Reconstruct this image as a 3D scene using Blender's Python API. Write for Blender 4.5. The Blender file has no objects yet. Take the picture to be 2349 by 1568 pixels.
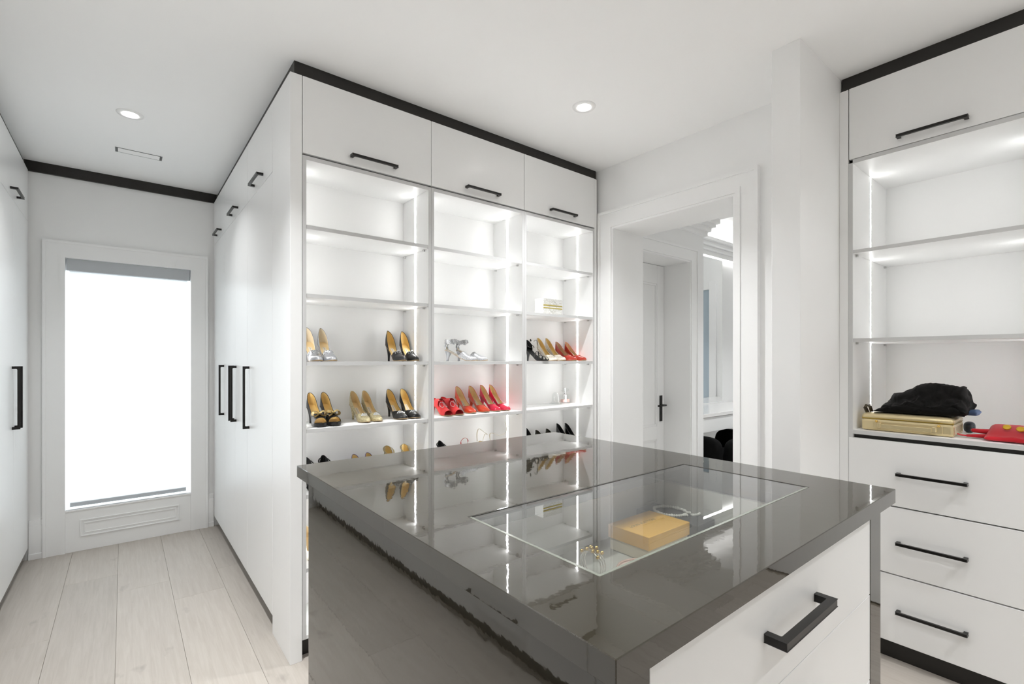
import bpy, bmesh, math, random
from mathutils import Vector, Matrix, noise
random.seed(7)
noise.seed_set(5)
scene = bpy.context.scene
C = scene.collection
PI = math.pi

# ------------------------------------------------------------------ camera, world, exposure
cam_d = bpy.data.cameras.new('camera')
cam_d.sensor_width = 36.0
cam_d.lens = 1103.0 / 2349.0 * 36.0
cam_d.shift_y = 41.0 / 2349.0
cam_d.clip_start = 0.02
cam = bpy.data.objects.new('camera', cam_d)
C.objects.link(cam)
cam.location = (0, 0, 1.4)
cam.rotation_euler = (PI / 2, 0, -math.atan(891.5 / 1103.0))
scene.camera = cam

world = bpy.data.worlds.new('daylight')
scene.world = world
world.use_nodes = True
wb = world.node_tree.nodes['Background']
wb.inputs[0].default_value = (0.87, 0.94, 1.0, 1)
wb.inputs[1].default_value = 2.9

vs = scene.view_settings
vs.view_transform = 'Standard'
vs.look = 'None'
vs.gamma = 1.0
vs.use_curve_mapping = False
vs.exposure = 0.92
scene.cycles.max_bounces = 13
scene.cycles.diffuse_bounces = 9
scene.cycles.glossy_bounces = 5
scene.cycles.transparent_max_bounces = 16
scene.cycles.sample_clamp_indirect = 6.0
scene.cycles.use_denoising = True
scene.cycles.use_adaptive_sampling = True
scene.cycles.adaptive_threshold = .03

LED = 15.0          # radiance of the shelf strips
LAMP_W = 10.2      # each recessed ceiling lamp

# ------------------------------------------------------------------ helpers
def s2l(c):
    return tuple((v / 12.92 if v <= .04045 else ((v + .055) / 1.055) ** 2.4) for v in c)

def new_mat(name):
    m = bpy.data.materials.new(name)
    m.use_nodes = True
    return m, m.node_tree, m.node_tree.nodes['Principled BSDF']

def pmat(name, col, rough=.5, metal=0., ior=1.5, coat=0., sheen=0., bump=None, srgb=False):
    m, nt, b = new_mat(name)
    c = s2l(col) if srgb else col
    b.inputs['Base Color'].default_value = (*c, 1)
    b.inputs['Roughness'].default_value = rough
    b.inputs['Metallic'].default_value = metal
    b.inputs['IOR'].default_value = ior
    b.inputs['Coat Weight'].default_value = coat
    b.inputs['Coat Roughness'].default_value = .04
    b.inputs['Sheen Weight'].default_value = sheen
    if bump:
        sc, st = bump
        n = nt.nodes.new('ShaderNodeTexNoise')
        n.inputs['Scale'].default_value = sc
        n.inputs['Detail'].default_value = 2
        g = nt.nodes.new('ShaderNodeNewGeometry')
        nt.links.new(g.outputs['Position'], n.inputs['Vector'])
        bp = nt.nodes.new('ShaderNodeBump')
        bp.inputs['Strength'].default_value = st
        bp.inputs['Distance'].default_value = .001
        nt.links.new(n.outputs['Fac'], bp.inputs['Height'])
        nt.links.new(bp.outputs['Normal'], b.inputs['Normal'])
    return m

def emat(name, col, strength):
    m = bpy.data.materials.new(name)
    m.use_nodes = True
    nt = m.node_tree
    nt.nodes.clear()
    o = nt.nodes.new('ShaderNodeOutputMaterial')
    e = nt.nodes.new('ShaderNodeEmission')
    e.inputs[0].default_value = (*col, 1)
    e.inputs[1].default_value = strength
    nt.links.new(e.outputs[0], o.inputs[0])
    return m

def glassmat(name, tint=(1, 1, 1), ior=1.5, rough=0.0, boost=1.0):
    """thin clear sheet: Fresnel mix of a mirror and a straight-through pane"""
    m = bpy.data.materials.new(name)
    m.use_nodes = True
    nt = m.node_tree
    nt.nodes.clear()
    o = nt.nodes.new('ShaderNodeOutputMaterial')
    mix = nt.nodes.new('ShaderNodeMixShader')
    f = nt.nodes.new('ShaderNodeFresnel')
    f.inputs[0].default_value = ior
    t = nt.nodes.new('ShaderNodeBsdfTransparent')
    t.inputs[0].default_value = (*tint, 1)
    g = nt.nodes.new('ShaderNodeBsdfGlossy')
    g.inputs['Roughness'].default_value = rough
    g.inputs[0].default_value = (.95, .95, .95, 1)
    mul = nt.nodes.new('ShaderNodeMath')
    mul.operation = 'MULTIPLY'
    mul.use_clamp = True
    mul.inputs[1].default_value = boost
    gm = nt.nodes.new('ShaderNodeNewGeometry')
    inv = nt.nodes.new('ShaderNodeMath')
    inv.operation = 'SUBTRACT'
    inv.inputs[0].default_value = 1.0
    nt.links.new(gm.outputs['Backfacing'], inv.inputs[1])
    fm = nt.nodes.new('ShaderNodeMath')
    fm.operation = 'MULTIPLY'
    nt.links.new(f.outputs[0], fm.inputs[0])
    nt.links.new(inv.outputs[0], fm.inputs[1])
    nt.links.new(fm.outputs[0], mul.inputs[0])
    nt.links.new(mul.outputs[0], mix.inputs[0])
    nt.links.new(t.outputs[0], mix.inputs[1])
    nt.links.new(g.outputs[0], mix.inputs[2])
    nt.links.new(mix.outputs[0], o.inputs[0])
    return m

def glitter(name, c1, c2, scale=900, metal=.7):
    m, nt, b = new_mat(name)
    tc = nt.nodes.new('ShaderNodeTexCoord')
    v = nt.nodes.new('ShaderNodeTexVoronoi')
    v.inputs['Scale'].default_value = scale
    nt.links.new(tc.outputs['Object'], v.inputs['Vector'])
    r = nt.nodes.new('ShaderNodeValToRGB')
    r.color_ramp.elements[0].color = (*c1, 1)
    r.color_ramp.elements[1].color = (*c2, 1)
    r.color_ramp.elements[0].position = .25
    r.color_ramp.elements[1].position = .85
    s = nt.nodes.new('ShaderNodeSeparateColor')
    nt.links.new(v.outputs['Color'], s.inputs[0])
    nt.links.new(s.outputs[0], r.inputs[0])
    nt.links.new(r.outputs[0], b.inputs['Base Color'])
    b.inputs['Metallic'].default_value = metal
    b.inputs['Roughness'].default_value = .38
    bp = nt.nodes.new('ShaderNodeBump')
    bp.inputs['Strength'].default_value = .5
    bp.inputs['Distance'].default_value = .0006
    nt.links.new(s.outputs[1], bp.inputs['Height'])
    nt.links.new(bp.outputs[0], b.inputs['Normal'])
    return m

class MB:
    """collects verts and faces of one mesh"""
    def __init__(self):
        self.v = []
        self.f = []
        self.sm = []
    def add(self, verts, faces, smooth=False):
        k = len(self.v)
        self.v += [tuple(p) for p in verts]
        self.f += [tuple(i + k for i in f) for f in faces]
        self.sm += [smooth] * len(faces)
        return self
    def box(self, x0, x1, y0, y1, z0, z1):
        if x0 > x1: x0, x1 = x1, x0
        if y0 > y1: y0, y1 = y1, y0
        if z0 > z1: z0, z1 = z1, z0
        self.add([(x0, y0, z0), (x1, y0, z0), (x1, y1, z0), (x0, y1, z0),
                  (x0, y0, z1), (x1, y0, z1), (x1, y1, z1), (x0, y1, z1)],
                 [(0, 3, 2, 1), (4, 5, 6, 7), (0, 1, 5, 4), (1, 2, 6, 5), (2, 3, 7, 6), (3, 0, 4, 7)])
        return self
    def grid(self, rows, close_u=False, close_v=False, smooth=True, flip=False):
        nu, nv = len(rows), len(rows[0])
        vv = [p for r in rows for p in r]
        ff = []
        for i in range(nu - (0 if close_u else 1)):
            for j in range(nv - (0 if close_v else 1)):
                a, b_ = i * nv + j, i * nv + (j + 1) % nv
                c_, d = ((i + 1) % nu) * nv + (j + 1) % nv, ((i + 1) % nu) * nv + j
                ff.append((a, d, c_, b_) if flip else (a, b_, c_, d))
        return self.add(vv, ff, smooth)
    def lathe(self, prof, n=24, c=(0, 0, 0), cap=True):
        rows = []
        for r, z in prof:
            rows.append([(c[0] + r * math.cos(2 * PI * k / n), c[1] + r * math.sin(2 * PI * k / n), c[2] + z) for k in range(n)])
        self.grid(rows, close_v=True)
        if cap:
            self.add(rows[0], [tuple(reversed(range(n)))])
            self.add(rows[-1], [tuple(range(n))])
        return self
    def tube(self, pts, r, n=8, cap=True, flat=1.0, up=(0, 0, 1)):
        pts = [Vector(p) for p in pts]
        rr = r if isinstance(r, (list, tuple)) else [r] * len(pts)
        rows = []
        u0 = Vector(up)
        for i, p in enumerate(pts):
            t = (pts[min(i + 1, len(pts) - 1)] - pts[max(i - 1, 0)])
            t = t.normalized() if t.length > 1e-9 else Vector((0, 0, 1))
            s = t.cross(u0)
            if s.length < 1e-3:
                s = t.cross(Vector((1, 0, 0)))
            s.normalize()
            w = s.cross(t).normalized()
            rows.append([tuple(p + s * (rr[i] * math.cos(2 * PI * k / n)) + w * (rr[i] * flat * math.sin(2 * PI * k / n))) for k in range(n)])
        self.grid(rows, close_v=True)
        if cap:
            self.add(rows[0], [tuple(range(n))])
            self.add(rows[-1], [tuple(reversed(range(n)))])
        return self
    def ball(self, c, r, nu=6, nv=8):
        if not isinstance(r, (list, tuple)):
            r = (r, r, r)
        rows = []
        for i in range(nu + 1):
            a = -PI / 2 + PI * i / nu
            rows.append([(c[0] + r[0] * math.cos(a) * math.cos(2 * PI * k / nv), c[1] + r[1] * math.cos(a) * math.sin(2 * PI * k / nv), c[2] + r[2] * math.sin(a)) for k in range(nv)])
        return self.grid(rows, close_v=True)
    def octa(self, c, r):
        x, y, z = c
        return self.add([(x + r, y, z), (x - r, y, z), (x, y + r, z), (x, y - r, z), (x, y, z + r), (x, y, z - r)],
                        [(0, 2, 4), (2, 1, 4), (1, 3, 4), (3, 0, 4), (2, 0, 5), (1, 2, 5), (3, 1, 5), (0, 3, 5)])

def wloc(o):
    v = Vector((0, 0, 0))
    while o is not None:
        v += o.location
        o = o.parent
    return v

def link(name, mb, mat, parent=None, bev=0, local=False, origin=None, clean=False):
    """build mb as one mesh object; coordinates are world unless local"""
    off = Vector((0, 0, 0))
    if parent is not None and not local:
        off = wloc(parent)
    o0 = Vector(origin) if origin is not None else off
    me = bpy.data.meshes.new(name)
    me.from_pydata([tuple(Vector(p) - o0) for p in mb.v] if not local else mb.v, [], mb.f)
    if any(mb.sm):
        me.polygons.foreach_set('use_smooth', mb.sm)
    bm = bmesh.new()
    bm.from_mesh(me)
    if clean or any(mb.sm):
        bmesh.ops.remove_doubles(bm, verts=bm.verts, dist=1e-6)
    if bev:
        bmesh.ops.bevel(bm, geom=[e for e in bm.edges if len(e.link_faces) == 2 and e.calc_face_angle(0) > .6], offset=bev, segments=2 if bev > .003 else 1, affect='EDGES', profile=.6)
    bmesh.ops.recalc_face_normals(bm, faces=bm.faces)
    bm.to_mesh(me)
    bm.free()
    me.materials.append(mat)
    o = bpy.data.objects.new(name, me)
    C.objects.link(o)
    if parent is not None:
        o.parent = parent
        if origin is not None:
            o.location = o0 - off
    elif origin is not None:
        o.location = o0
    return o

def tag(o, label=None, cat=None, group=None, kind=None):
    if label: o['label'] = label
    if cat: o['category'] = cat
    if group: o['group'] = group
    if kind: o['kind'] = kind
    return o

def thing(name, label, cat, loc=(0, 0, 0), rz=0, group=None):
    o = bpy.data.objects.new(name, None)
    C.objects.link(o)
    o.empty_display_size = .05
    o.location = loc
    o.rotation_euler = (0, 0, rz)
    return tag(o, label, cat, group)

def struct(name, mb, mat, bev=0, parent=None):
    o = link(name, mb, mat, parent, bev)
    if parent is None:
        o['kind'] = 'structure'
    return o

def B(*a):
    return MB().box(*a)

def dup(root, loc, rz, label, group=None):
    r = root.copy()
    C.objects.link(r)
    r.location = loc
    r.rotation_euler = (0, 0, rz)
    r['label'] = label
    if group: r['group'] = group
    for ch in list(root.children):
        c = ch.copy()
        C.objects.link(c)
        c.parent = r
        for g in list(ch.children):
            d = g.copy()
            C.objects.link(d)
            d.parent = c
    return r

def text_mesh(body, size):
    cu = bpy.data.curves.new('lettering', 'FONT')
    cu.body = body
    cu.size = size
    cu.align_x = 'CENTER'
    cu.align_y = 'CENTER'
    cu.resolution_u = 2
    o = bpy.data.objects.new('lettering', cu)
    C.objects.link(o)
    dg = bpy.context.evaluated_depsgraph_get()
    me = bpy.data.meshes.new_from_object(o.evaluated_get(dg))
    out = MB()
    out.add([tuple(v.co) for v in me.vertices], [tuple(p.vertices) for p in me.polygons])
    bpy.data.objects.remove(o)
    bpy.data.meshes.remove(me)
    bpy.data.curves.remove(cu)
    return out

# ------------------------------------------------------------------ materials
M = {}
M['wall'] = pmat('wall_paint', (.875, .875, .87), .55, bump=(400, .05))
M['ceiling'] = pmat('ceiling_paint', (.94, .94, .937), .75)
M['trim_white'] = pmat('white_trim_paint', (.875, .875, .87), .35)
M['lacquer'] = pmat('white_lacquer', (.85, .85, .845), .32)
M['melamine'] = pmat('white_melamine', (.84, .84, .835), .42, bump=(900, .05))
M['black'] = pmat('dark_bronze_trim', (.012, .010, .008), .45)
M['handle'] = pmat('black_bronze_handle', (.010, .009, .008), .32, .3)
M['led'] = emat('led_strip_light', (1.0, 1.0, .985), LED)
M['led_right'] = emat('led_strip_light_right', (1.0, 1.0, .985), LED * .85)
M['lamp'] = emat('lamp_glow', (1.0, .98, .95), 25)
M['blind'] = None
M['edge'] = pmat('grey_edge_band', (.60, .60, .595), .45)
M['pin'] = pmat('clear_shelf_pin', (.55, .55, .54), .3)
M['grey_rail'] = pmat('grey_blind_cassette', (.48, .50, .52), .45)
M['vent_dark'] = pmat('vent_slot', (.12, .12, .12), .7)
M['marble'] = pmat('white_marble', (.80, .79, .78), .15)
M['mirror'] = pmat('mirror_silver', (.92, .93, .93), .01, 1.0)
M['velvet'] = pmat('black_velvet', (.0025, .0025, .0025), .95, ior=1.25)
M['frost'] = pmat('frosted_glass', (.42, .50, .56), .25)
M['glass'] = glassmat('clear_glass', (.985, .99, .985), 1.5)
M['glass_top'] = glassmat('display_glass', (.93, .945, .93), 1.55, 0, 1.5)
M['bottle'] = glassmat('bottle_glass', (.955, .965, .962), 1.5, .02, 2.4)
M['gold'] = pmat('polished_gold', (.75, .52, .16), .22, 1.0)
M['crystal'] = pmat('crystal', (.80, .82, .84), .08, .75)
M['pearl'] = pmat('pearl', (.82, .79, .74), .18, coat=.6)

def slab_material():
    m, nt, b = new_mat('polished_taupe_stone')
    g = nt.nodes.new('ShaderNodeNewGeometry')
    n = nt.nodes.new('ShaderNodeTexNoise')
    n.inputs['Scale'].default_value = 900
    nt.links.new(g.outputs['Position'], n.inputs['Vector'])
    r = nt.nodes.new('ShaderNodeValToRGB')
    r.color_ramp.elements[0].color = (.028, .0245, .0175, 1)
    r.color_ramp.elements[1].color = (.037, .0325, .0235, 1)
    nt.links.new(n.outputs['Fac'], r.inputs[0])
    nt.links.new(r.outputs[0], b.inputs['Base Color'])
    b.inputs['Roughness'].default_value = .025
    b.inputs['IOR'].default_value = 1.72
    w = nt.nodes.new('ShaderNodeTexNoise')
    w.inputs['Scale'].default_value = 34
    w.inputs['Detail'].default_value = 2.5
    nt.links.new(g.outputs['Position'], w.inputs['Vector'])
    bp = nt.nodes.new('ShaderNodeBump')
    bp.inputs['Strength'].default_value = .09
    bp.inputs['Distance'].default_value = .001
    nt.links.new(w.outputs['Fac'], bp.inputs['Height'])
    nt.links.new(bp.outputs[0], b.inputs['Normal'])
    return m
M['slab'] = slab_material()

def oak_material():
    m, nt, b = new_mat('pale_oak')
    g = nt.nodes.new('ShaderNodeNewGeometry')
    oi = nt.nodes.new('ShaderNodeObjectInfo')
    add = nt.nodes.new('ShaderNodeVectorMath')
    add.operation = 'ADD'
    sc = nt.nodes.new('ShaderNodeVectorMath')
    sc.operation = 'SCALE'
    sc.inputs[0].default_value = (13.1, 7.7, 3.3)
    nt.links.new(oi.outputs['Random'], sc.inputs['Scale'])
    nt.links.new(g.outputs['Position'], add.inputs[0])
    nt.links.new(sc.outputs[0], add.inputs[1])
    mp = nt.nodes.new('ShaderNodeMapping')
    mp.inputs['Scale'].default_value = (28, 1.6, 1)
    nt.links.new(add.outputs[0], mp.inputs[0])
    n = nt.nodes.new('ShaderNodeTexNoise')
    n.inputs['Scale'].default_value = 2.2
    n.inputs['Detail'].default_value = 7
    n.inputs['Roughness'].default_value = .62
    n.inputs['Distortion'].default_value = .6
    nt.links.new(mp.outputs[0], n.inputs['Vector'])
    r = nt.nodes.new('ShaderNodeValToRGB')
    r.color_ramp.elements[0].position = .28
    r.color_ramp.elements[0].color = (.415, .372, .328, 1)
    r.color_ramp.elements[1].position = .72
    r.color_ramp.elements[1].color = (.495, .455, .41, 1)
    nt.links.new(n.outputs['Fac'], r.inputs[0])
    # knots
    mp2 = nt.nodes.new('ShaderNodeMapping')
    mp2.inputs['Scale'].default_value = (5.5, 2.6, 1)
    nt.links.new(add.outputs[0], mp2.inputs[0])
    v = nt.nodes.new('ShaderNodeTexNoise')
    v.inputs['Scale'].default_value = 1.9
    v.inputs['Detail'].default_value = 3
    nt.links.new(mp2.outputs[0], v.inputs['Vector'])
    kr = nt.nodes.new('ShaderNodeValToRGB')
    kr.color_ramp.elements[0].position = .66
    kr.color_ramp.elements[0].color = (0, 0, 0, 1)
    kr.color_ramp.elements[1].position = .80
    kr.color_ramp.elements[1].color = (.55, .55, .55, 1)
    nt.links.new(v.outputs['Fac'], kr.inputs[0])
    mx = nt.nodes.new('ShaderNodeMix')
    mx.data_type = 'RGBA'
    nt.links.new(kr.outputs[0], mx.inputs['Factor'])
    nt.links.new(r.outputs[0], mx.inputs['A'])
    mx.inputs['B'].default_value = (.22, .19, .165, 1)
    # plank-to-plank shade
    hs = nt.nodes.new('ShaderNodeHueSaturation')
    mr = nt.nodes.new('ShaderNodeMapRange')
    mr.inputs['To Min'].default_value = .90
    mr.inputs['To Max'].default_value = 1.10
    nt.links.new(oi.outputs['Random'], mr.inputs['Value'])
    nt.links.new(mr.outputs[0], hs.inputs['Value'])
    nt.links.new(mx.outputs['Result'], hs.inputs['Color'])
    nt.links.new(hs.outputs[0], b.inputs['Base Color'])
    b.inputs['Roughness'].default_value = .5
    bp = nt.nodes.new('ShaderNodeBump')
    bp.inputs['Strength'].default_value = .12
    bp.inputs['Distance'].default_value = .001
    nt.links.new(n.outputs['Fac'], bp.inputs['Height'])
    nt.links.new(bp.outputs[0], b.inputs['Normal'])
    return m
M['oak'] = oak_material()

def blind_material():
    m = bpy.data.materials.new('roller_blind_fabric')
    m.use_nodes = True
    nt = m.node_tree
    nt.nodes.clear()
    o = nt.nodes.new('ShaderNodeOutputMaterial')
    mix = nt.nodes.new('ShaderNodeMixShader')
    mix.inputs[0].default_value = .62
    d = nt.nodes.new('ShaderNodeBsdfDiffuse')
    d.inputs[0].default_value = (.85, .86, .86, 1)
    t = nt.nodes.new('ShaderNodeBsdfTranslucent')
    t.inputs[0].default_value = (.40, .41, .41, 1)
    nt.links.new(d.outputs[0], mix.inputs[1])
    nt.links.new(t.outputs[0], mix.inputs[2])
    nt.links.new(mix.outputs[0], o.inputs[0])
    return m
M['blind'] = blind_material()

# ------------------------------------------------------------------ room shell
CZ = 2.795           # ceiling
YF = 2.352           # face of the shoe cabinets
XW = .594            # face of the wardrobes right of the passage
XL = -.517           # face of the wardrobes left of the passage
YE = 4.75            # wall with the window
XD = 2.737           # wall with the doorway
XC = 2.765           # face of the right-hand cabinet
YN = -1.6            # wall behind the camera

floor = struct('floor', B(-1.2, 3.5, YN - .1, YE + .2, -.12, -.012), pmat('subfloor', (.26, .22, .18), .9))
PW = .2585
planks = {}
pc = 0
for k in range(-4, 13):
    x0 = -.0286 + k * PW
    x1 = min(x0 + PW, 3.38)
    joint = {0: 3.74, -1: 4.06, 1: 3.42, -2: 3.33}.get(k, 3.74 + .37 * ((k * 5) % 7) - 1.1)
    ys = sorted(set([YN, YE + .02] + [joint + 1.86 * j for j in range(-4, 3) if YN + .15 < joint + 1.86 * j < YE - .1]))
    if k == 12:
        ys = [y for y in ys if y < .8] + [.95]
    for a, b_ in zip(ys[:-1], ys[1:]):
        key = (round(x1 - x0, 3), round(b_ - a, 3))
        g = .00045
        if key in planks:
            o = planks[key].copy()
            C.objects.link(o)
        else:
            mb = B(0 + g, x1 - x0 - g, g, b_ - a - g, 0, .012)
            o = link('plank', mb, M['oak'], None, .0008, local=True)
            planks[key] = o
        o.parent = floor
        o.location = (x0, a, -.012)

ceiling = struct('ceiling', B(-1.2, 3.07, YN - .1, YE + .2, CZ, CZ + .12).box(3.07, 3.5, YN - .1, .955, CZ, CZ + .12), M['ceiling'])
struct('wall_left', B(-1.2, -1.12, YN, YE + .2, 0, CZ), M['wall'])
struct('wall_near', B(-1.12, 3.45, YN - .1, YN, 0, CZ), M['wall'])
# end wall around the window opening
OX0, OX1, OZ0, OZ1 = -.327, .431, .308, 2.14
mb = MB()
mb.box(-1.12, OX0, YE, YE + .12, 0, CZ)
mb.box(OX1, 1.25, YE, YE + .12, 0, CZ)
mb.box(OX0, OX1, YE, YE + .12, OZ1, CZ)
mb.box(OX0, OX1, YE, YE + .12, 0, OZ0 - .0135)
struct('wall_end', mb, M['wall'])
struct('wall_behind_shelves', B(1.25, 3.06, YF + .36, YF + .44, 0, CZ), M['wall'])
struct('wall_passage_right', B(1.21, 1.25, YF + .44, YE, 0, CZ), M['wall'])
# wall with the doorway
DY0, DY1, DZ = 1.335, 2.232, 2.352
mb = MB()
mb.box(XD, 3.06, .955, DY0, 0, CZ)
mb.box(XD, 3.06, DY1, YF + .36, 0, CZ)
mb.box(XD, 3.06, DY0, DY1, DZ, CZ)
struct('wall_right', mb, M['wall'])
struct('wall_stub', B(2.283, 3.45, .8352, .955, 0, CZ), M['wall'], .002)
struct('wall_far_right', B(3.38, 3.45, YN, .835, 0, CZ), M['wall'])
mb = B(2.271, 2.283, .835, .955, 0, .14)
mb.box(2.283, 2.74, .823, .835, 0, .14)
struct('baseboard_stub', mb, M['trim_white'], .002)

# dark recessed strips under the ceiling
struct('trim_1', B(XL - .02, XW + .02, YE - .02, YE, 2.722, CZ), M['black'])
struct('trim_2', B(XW + .025, 2.722, YF + .028, YF + .06, 2.722, CZ), M['black'])
struct('trim_3', B(XC + .022, XC + .06, .19, .83, 2.724, CZ), M['black'])
struct('trim_4', B(XW + .025, XW + .06, YF + .06, YE - .02, 2.722, CZ), M['black'])
struct('trim_5', B(XL - .06, XL - .025, .2, YE - .02, 2.722, CZ), M['black'])

# ------------------------------------------------------------------ window at the end of the passage
w1 = link('window_1', MB().box(OX0 - .03, OX0 + .001, YE + .09, YE + .12, OZ0, OZ1).box(OX1 - .001, OX1 + .03, YE + .09, YE + .12, OZ0, OZ1)
          .box(OX0, OX1, YE + .09, YE + .12, OZ0 - .03, OZ0 - .012).box(OX0, OX1, YE + .09, YE + .12, OZ1 - .03, OZ1), M['trim_white'])
w1['kind'] = 'structure'
link('pane', B(OX0 + .001, OX1 - .001, YE + .102, YE + .108, OZ0 - .012, OZ1 - .03), M['glass'], w1)
mb = MB()
cx0, cx1, cz1 = -.446, .551, 2.257
for a, b_ in ((cx0, OX0), (OX1, cx1)):
    mb.box(a, b_, YE - .022, YE, 0, cz1)
mb.box(OX0, OX1, YE - .022, YE, OZ1, cz1)
# outer band and inner bead of the casing
mb.box(cx0, cx0 + .018, YE - .028, YE - .022, 0, cz1 - .018)
mb.box(cx1 - .018, cx1, YE - .028, YE - .022, 0, cz1 - .018)
mb.box(cx0, cx1, YE - .028, YE - .022, cz1 - .018, cz1)
mb.box(OX0 - .028, OX0, YE - .026, YE - .022, 0, OZ1)
mb.box(OX1, OX1 + .028, YE - .026, YE - .022, 0, OZ1)
mb.box(OX0 - .028, OX1 + .028, YE - .026, YE - .022, OZ1, OZ1 + .028)
link('casing', mb, M['trim_white'], w1)
mb = B(OX0, OX1, YE - .016, YE, 0, OZ0)
def frame_mould(mb, x0, x1, z0, z1, y, w, d):
    mb.box(x0, x1, y - d, y, z1 - w, z1)
    mb.box(x0, x1, y - d, y, z0, z0 + w)
    mb.box(x0, x0 + w, y - d, y, z0 + w, z1 - w)
    mb.box(x1 - w, x1, y - d, y, z0 + w, z1 - w)
frame_mould(mb, -.248, .352, .105, .228, YE - .016, .008, .008)
frame_mould(mb, -.226, .330, .127, .206, YE - .016, .008, .006)
mb.box(OX0, OX1, YE - .022, YE + .099, OZ0 - .012, OZ0)
link('apron_panel', mb, M['trim_white'], w1, .001)

rb = thing('roller_blind', 'white roller blind drawn down over the bright window at the end of the passage', 'blind', (.05, YE + .05, OZ0))
link('cassette', B(OX0 + .004, OX1 - .004, YE + .012, YE + .075, 2.052, OZ1), M['grey_rail'], rb, .002)
rows = []
for i in range(13):
    z = .345 + (2.06 - .345) * i / 12
    rows.append([(OX0 + .018 + (OX1 - OX0 - .036) * j / 14, YE + .05 + .0015 * noise.noise(Vector((j * .5, i * .3, 4))), z) for j in range(15)])
link('fabric', MB().grid(rows), M['blind'], rb)
link('bottom_rail', B(OX0 + .02, OX1 - .026, YE + .042, YE + .060, .316, .346), M['grey_rail'], rb, .002)

mb = MB()
for a, b_ in ((XL + .0, cx0 - .001), (cx1 + .001, XW)):
    mb.box(a, b_, YE - .016, YE, 0, .235)
    mb.box(a, b_, YE - .010, YE, .235, .275)
    mb.box(a, b_, YE - .024, YE, 0, .04)
struct('baseboard_end', mb, M['trim_white'], .001)

# ------------------------------------------------------------------ doorway in the right wall and the rooms beyond
d1 = None
mb = MB()
Y0, Y1 = 1.205, YF
for a, b_ in ((Y0, DY0), (DY1, Y1)):
    mb.box(XD - .02, XD, a, b_, 0, 2.472)
mb.box(XD - .02, XD, DY0, DY1, DZ, 2.472)
mb.box(XD - .032, XD - .02, Y0, Y0 + .02, 0, 2.452)
mb.box(XD - .032, XD - .02, Y1 - .02, Y1, 0, 2.452)
mb.box(XD - .032, XD - .02, Y0, Y1, 2.452, 2.472)
mb.box(XD - .026, XD - .02, DY0 - .03, DY0, 0, DZ)
mb.box(XD - .026, XD - .02, DY1, DY1 + .03, 0, DZ)
mb.box(XD - .026, XD - .02, DY0 - .03, DY1 + .03, DZ, DZ + .03)
d1 = struct('door_1', mb, M['trim_white'])
mb = B(XD - .0175, 3.075, DY0 - .0, DY0 + .014, 0, DZ - .014)
mb.box(XD - .0175, 3.075, DY1 - .014, DY1, 0, DZ - .014)
mb.box(XD - .0175, 3.075, DY0, DY1, DZ - .014, DZ)
link('jamb', mb, M['trim_white'], d1, .001)

VY = 2.53            # vestibule wall facing the camera
HX0, HX1, HZ = 3.34, 4.244, 2.352
mb = MB()
mb.box(3.06, HX0, VY, VY + .30, 0, CZ)
mb.box(HX1, 4.50, VY, VY + .62, 0, CZ)
mb.box(HX0, HX1, VY, VY + .30, HZ, CZ)
struct('wall_vestibule', mb, M['wall'])
mb = MB()
mb.box(HX0 - .12, HX0, VY - .02, VY, 0, 2.472)
mb.box(HX1, HX1 + .12, VY - .02, VY, 0, 2.472)
mb.box(HX0, HX1, VY - .02, VY, HZ, 2.472)
mb.box(HX1 + .10, HX1 + .12, VY - .032, VY - .02, 0, 2.452)
mb.box(HX0 - .12, HX1 + .12, VY - .032, VY - .02, 2.452, 2.472)
mb.box(HX1, HX1 + .03, VY - .026, VY - .02, 0, HZ)
mb.box(HX0 - .03, HX1 + .03, VY - .026, VY - .02, HZ, HZ + .03)
mb.box(HX1 - .014, HX1, VY - .015, VY + .30, 0, HZ - .014)
mb.box(HX0, HX0 + .014, VY - .015, VY + .30, 0, HZ - .014)
mb.box(HX0, HX1, VY - .015, VY + .30, HZ - .014, HZ)
d2 = struct('door_2', mb, M['trim_white'])
DYL = 2.80
LX0, LX1 = HX0 + .016, HX1 - .016
mb = MB()
st = .115
mb.box(LX0, LX0 + st, DYL, DYL + .04, .01, HZ - .017)
mb.box(LX1 - st, LX1, DYL, DYL + .04, .01, HZ - .017)
mb.box(LX0 + st, LX1 - st, DYL, DYL + .04, .01, .24)
mb.box(LX0 + st, LX1 - st, DYL, DYL + .04, .615, .745)
mb.box(LX0 + st, LX1 - st, DYL, DYL + .04, HZ - .20, HZ - .017)
leaf = link('door_leaf', mb, M['trim_white'], d2, .002)
mb = MB()
for z0, z1 in ((.24, .615), (.745, HZ - .20)):
    mb.box(LX0 + st, LX1 - st, DYL + .014, DYL + .03, z0, z1)
    frame_mould(mb, LX0 + st, LX1 - st, z0, z1, DYL + .014, .018, .008)
link('door_panel', mb, M['trim_white'], leaf, .0015)
mb = B(4.150, 4.190, DYL - .008, DYL, .79, 1.045)
mb.tube([(4.17, DYL - .005, .95), (4.17, DYL - .05, .95)], .010)
mb.tube([(4.19, DYL - .05, .95), (4.06, DYL - .05, .95)], .009)
link('door_handle', mb, M['handle'], leaf)

struct('light_block_behind_door', B(3.06, 4.25, VY + .312, VY + .40, 0, CZ), M['wall'])  # unseen panel added to block light leaking past the door leaf
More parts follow.
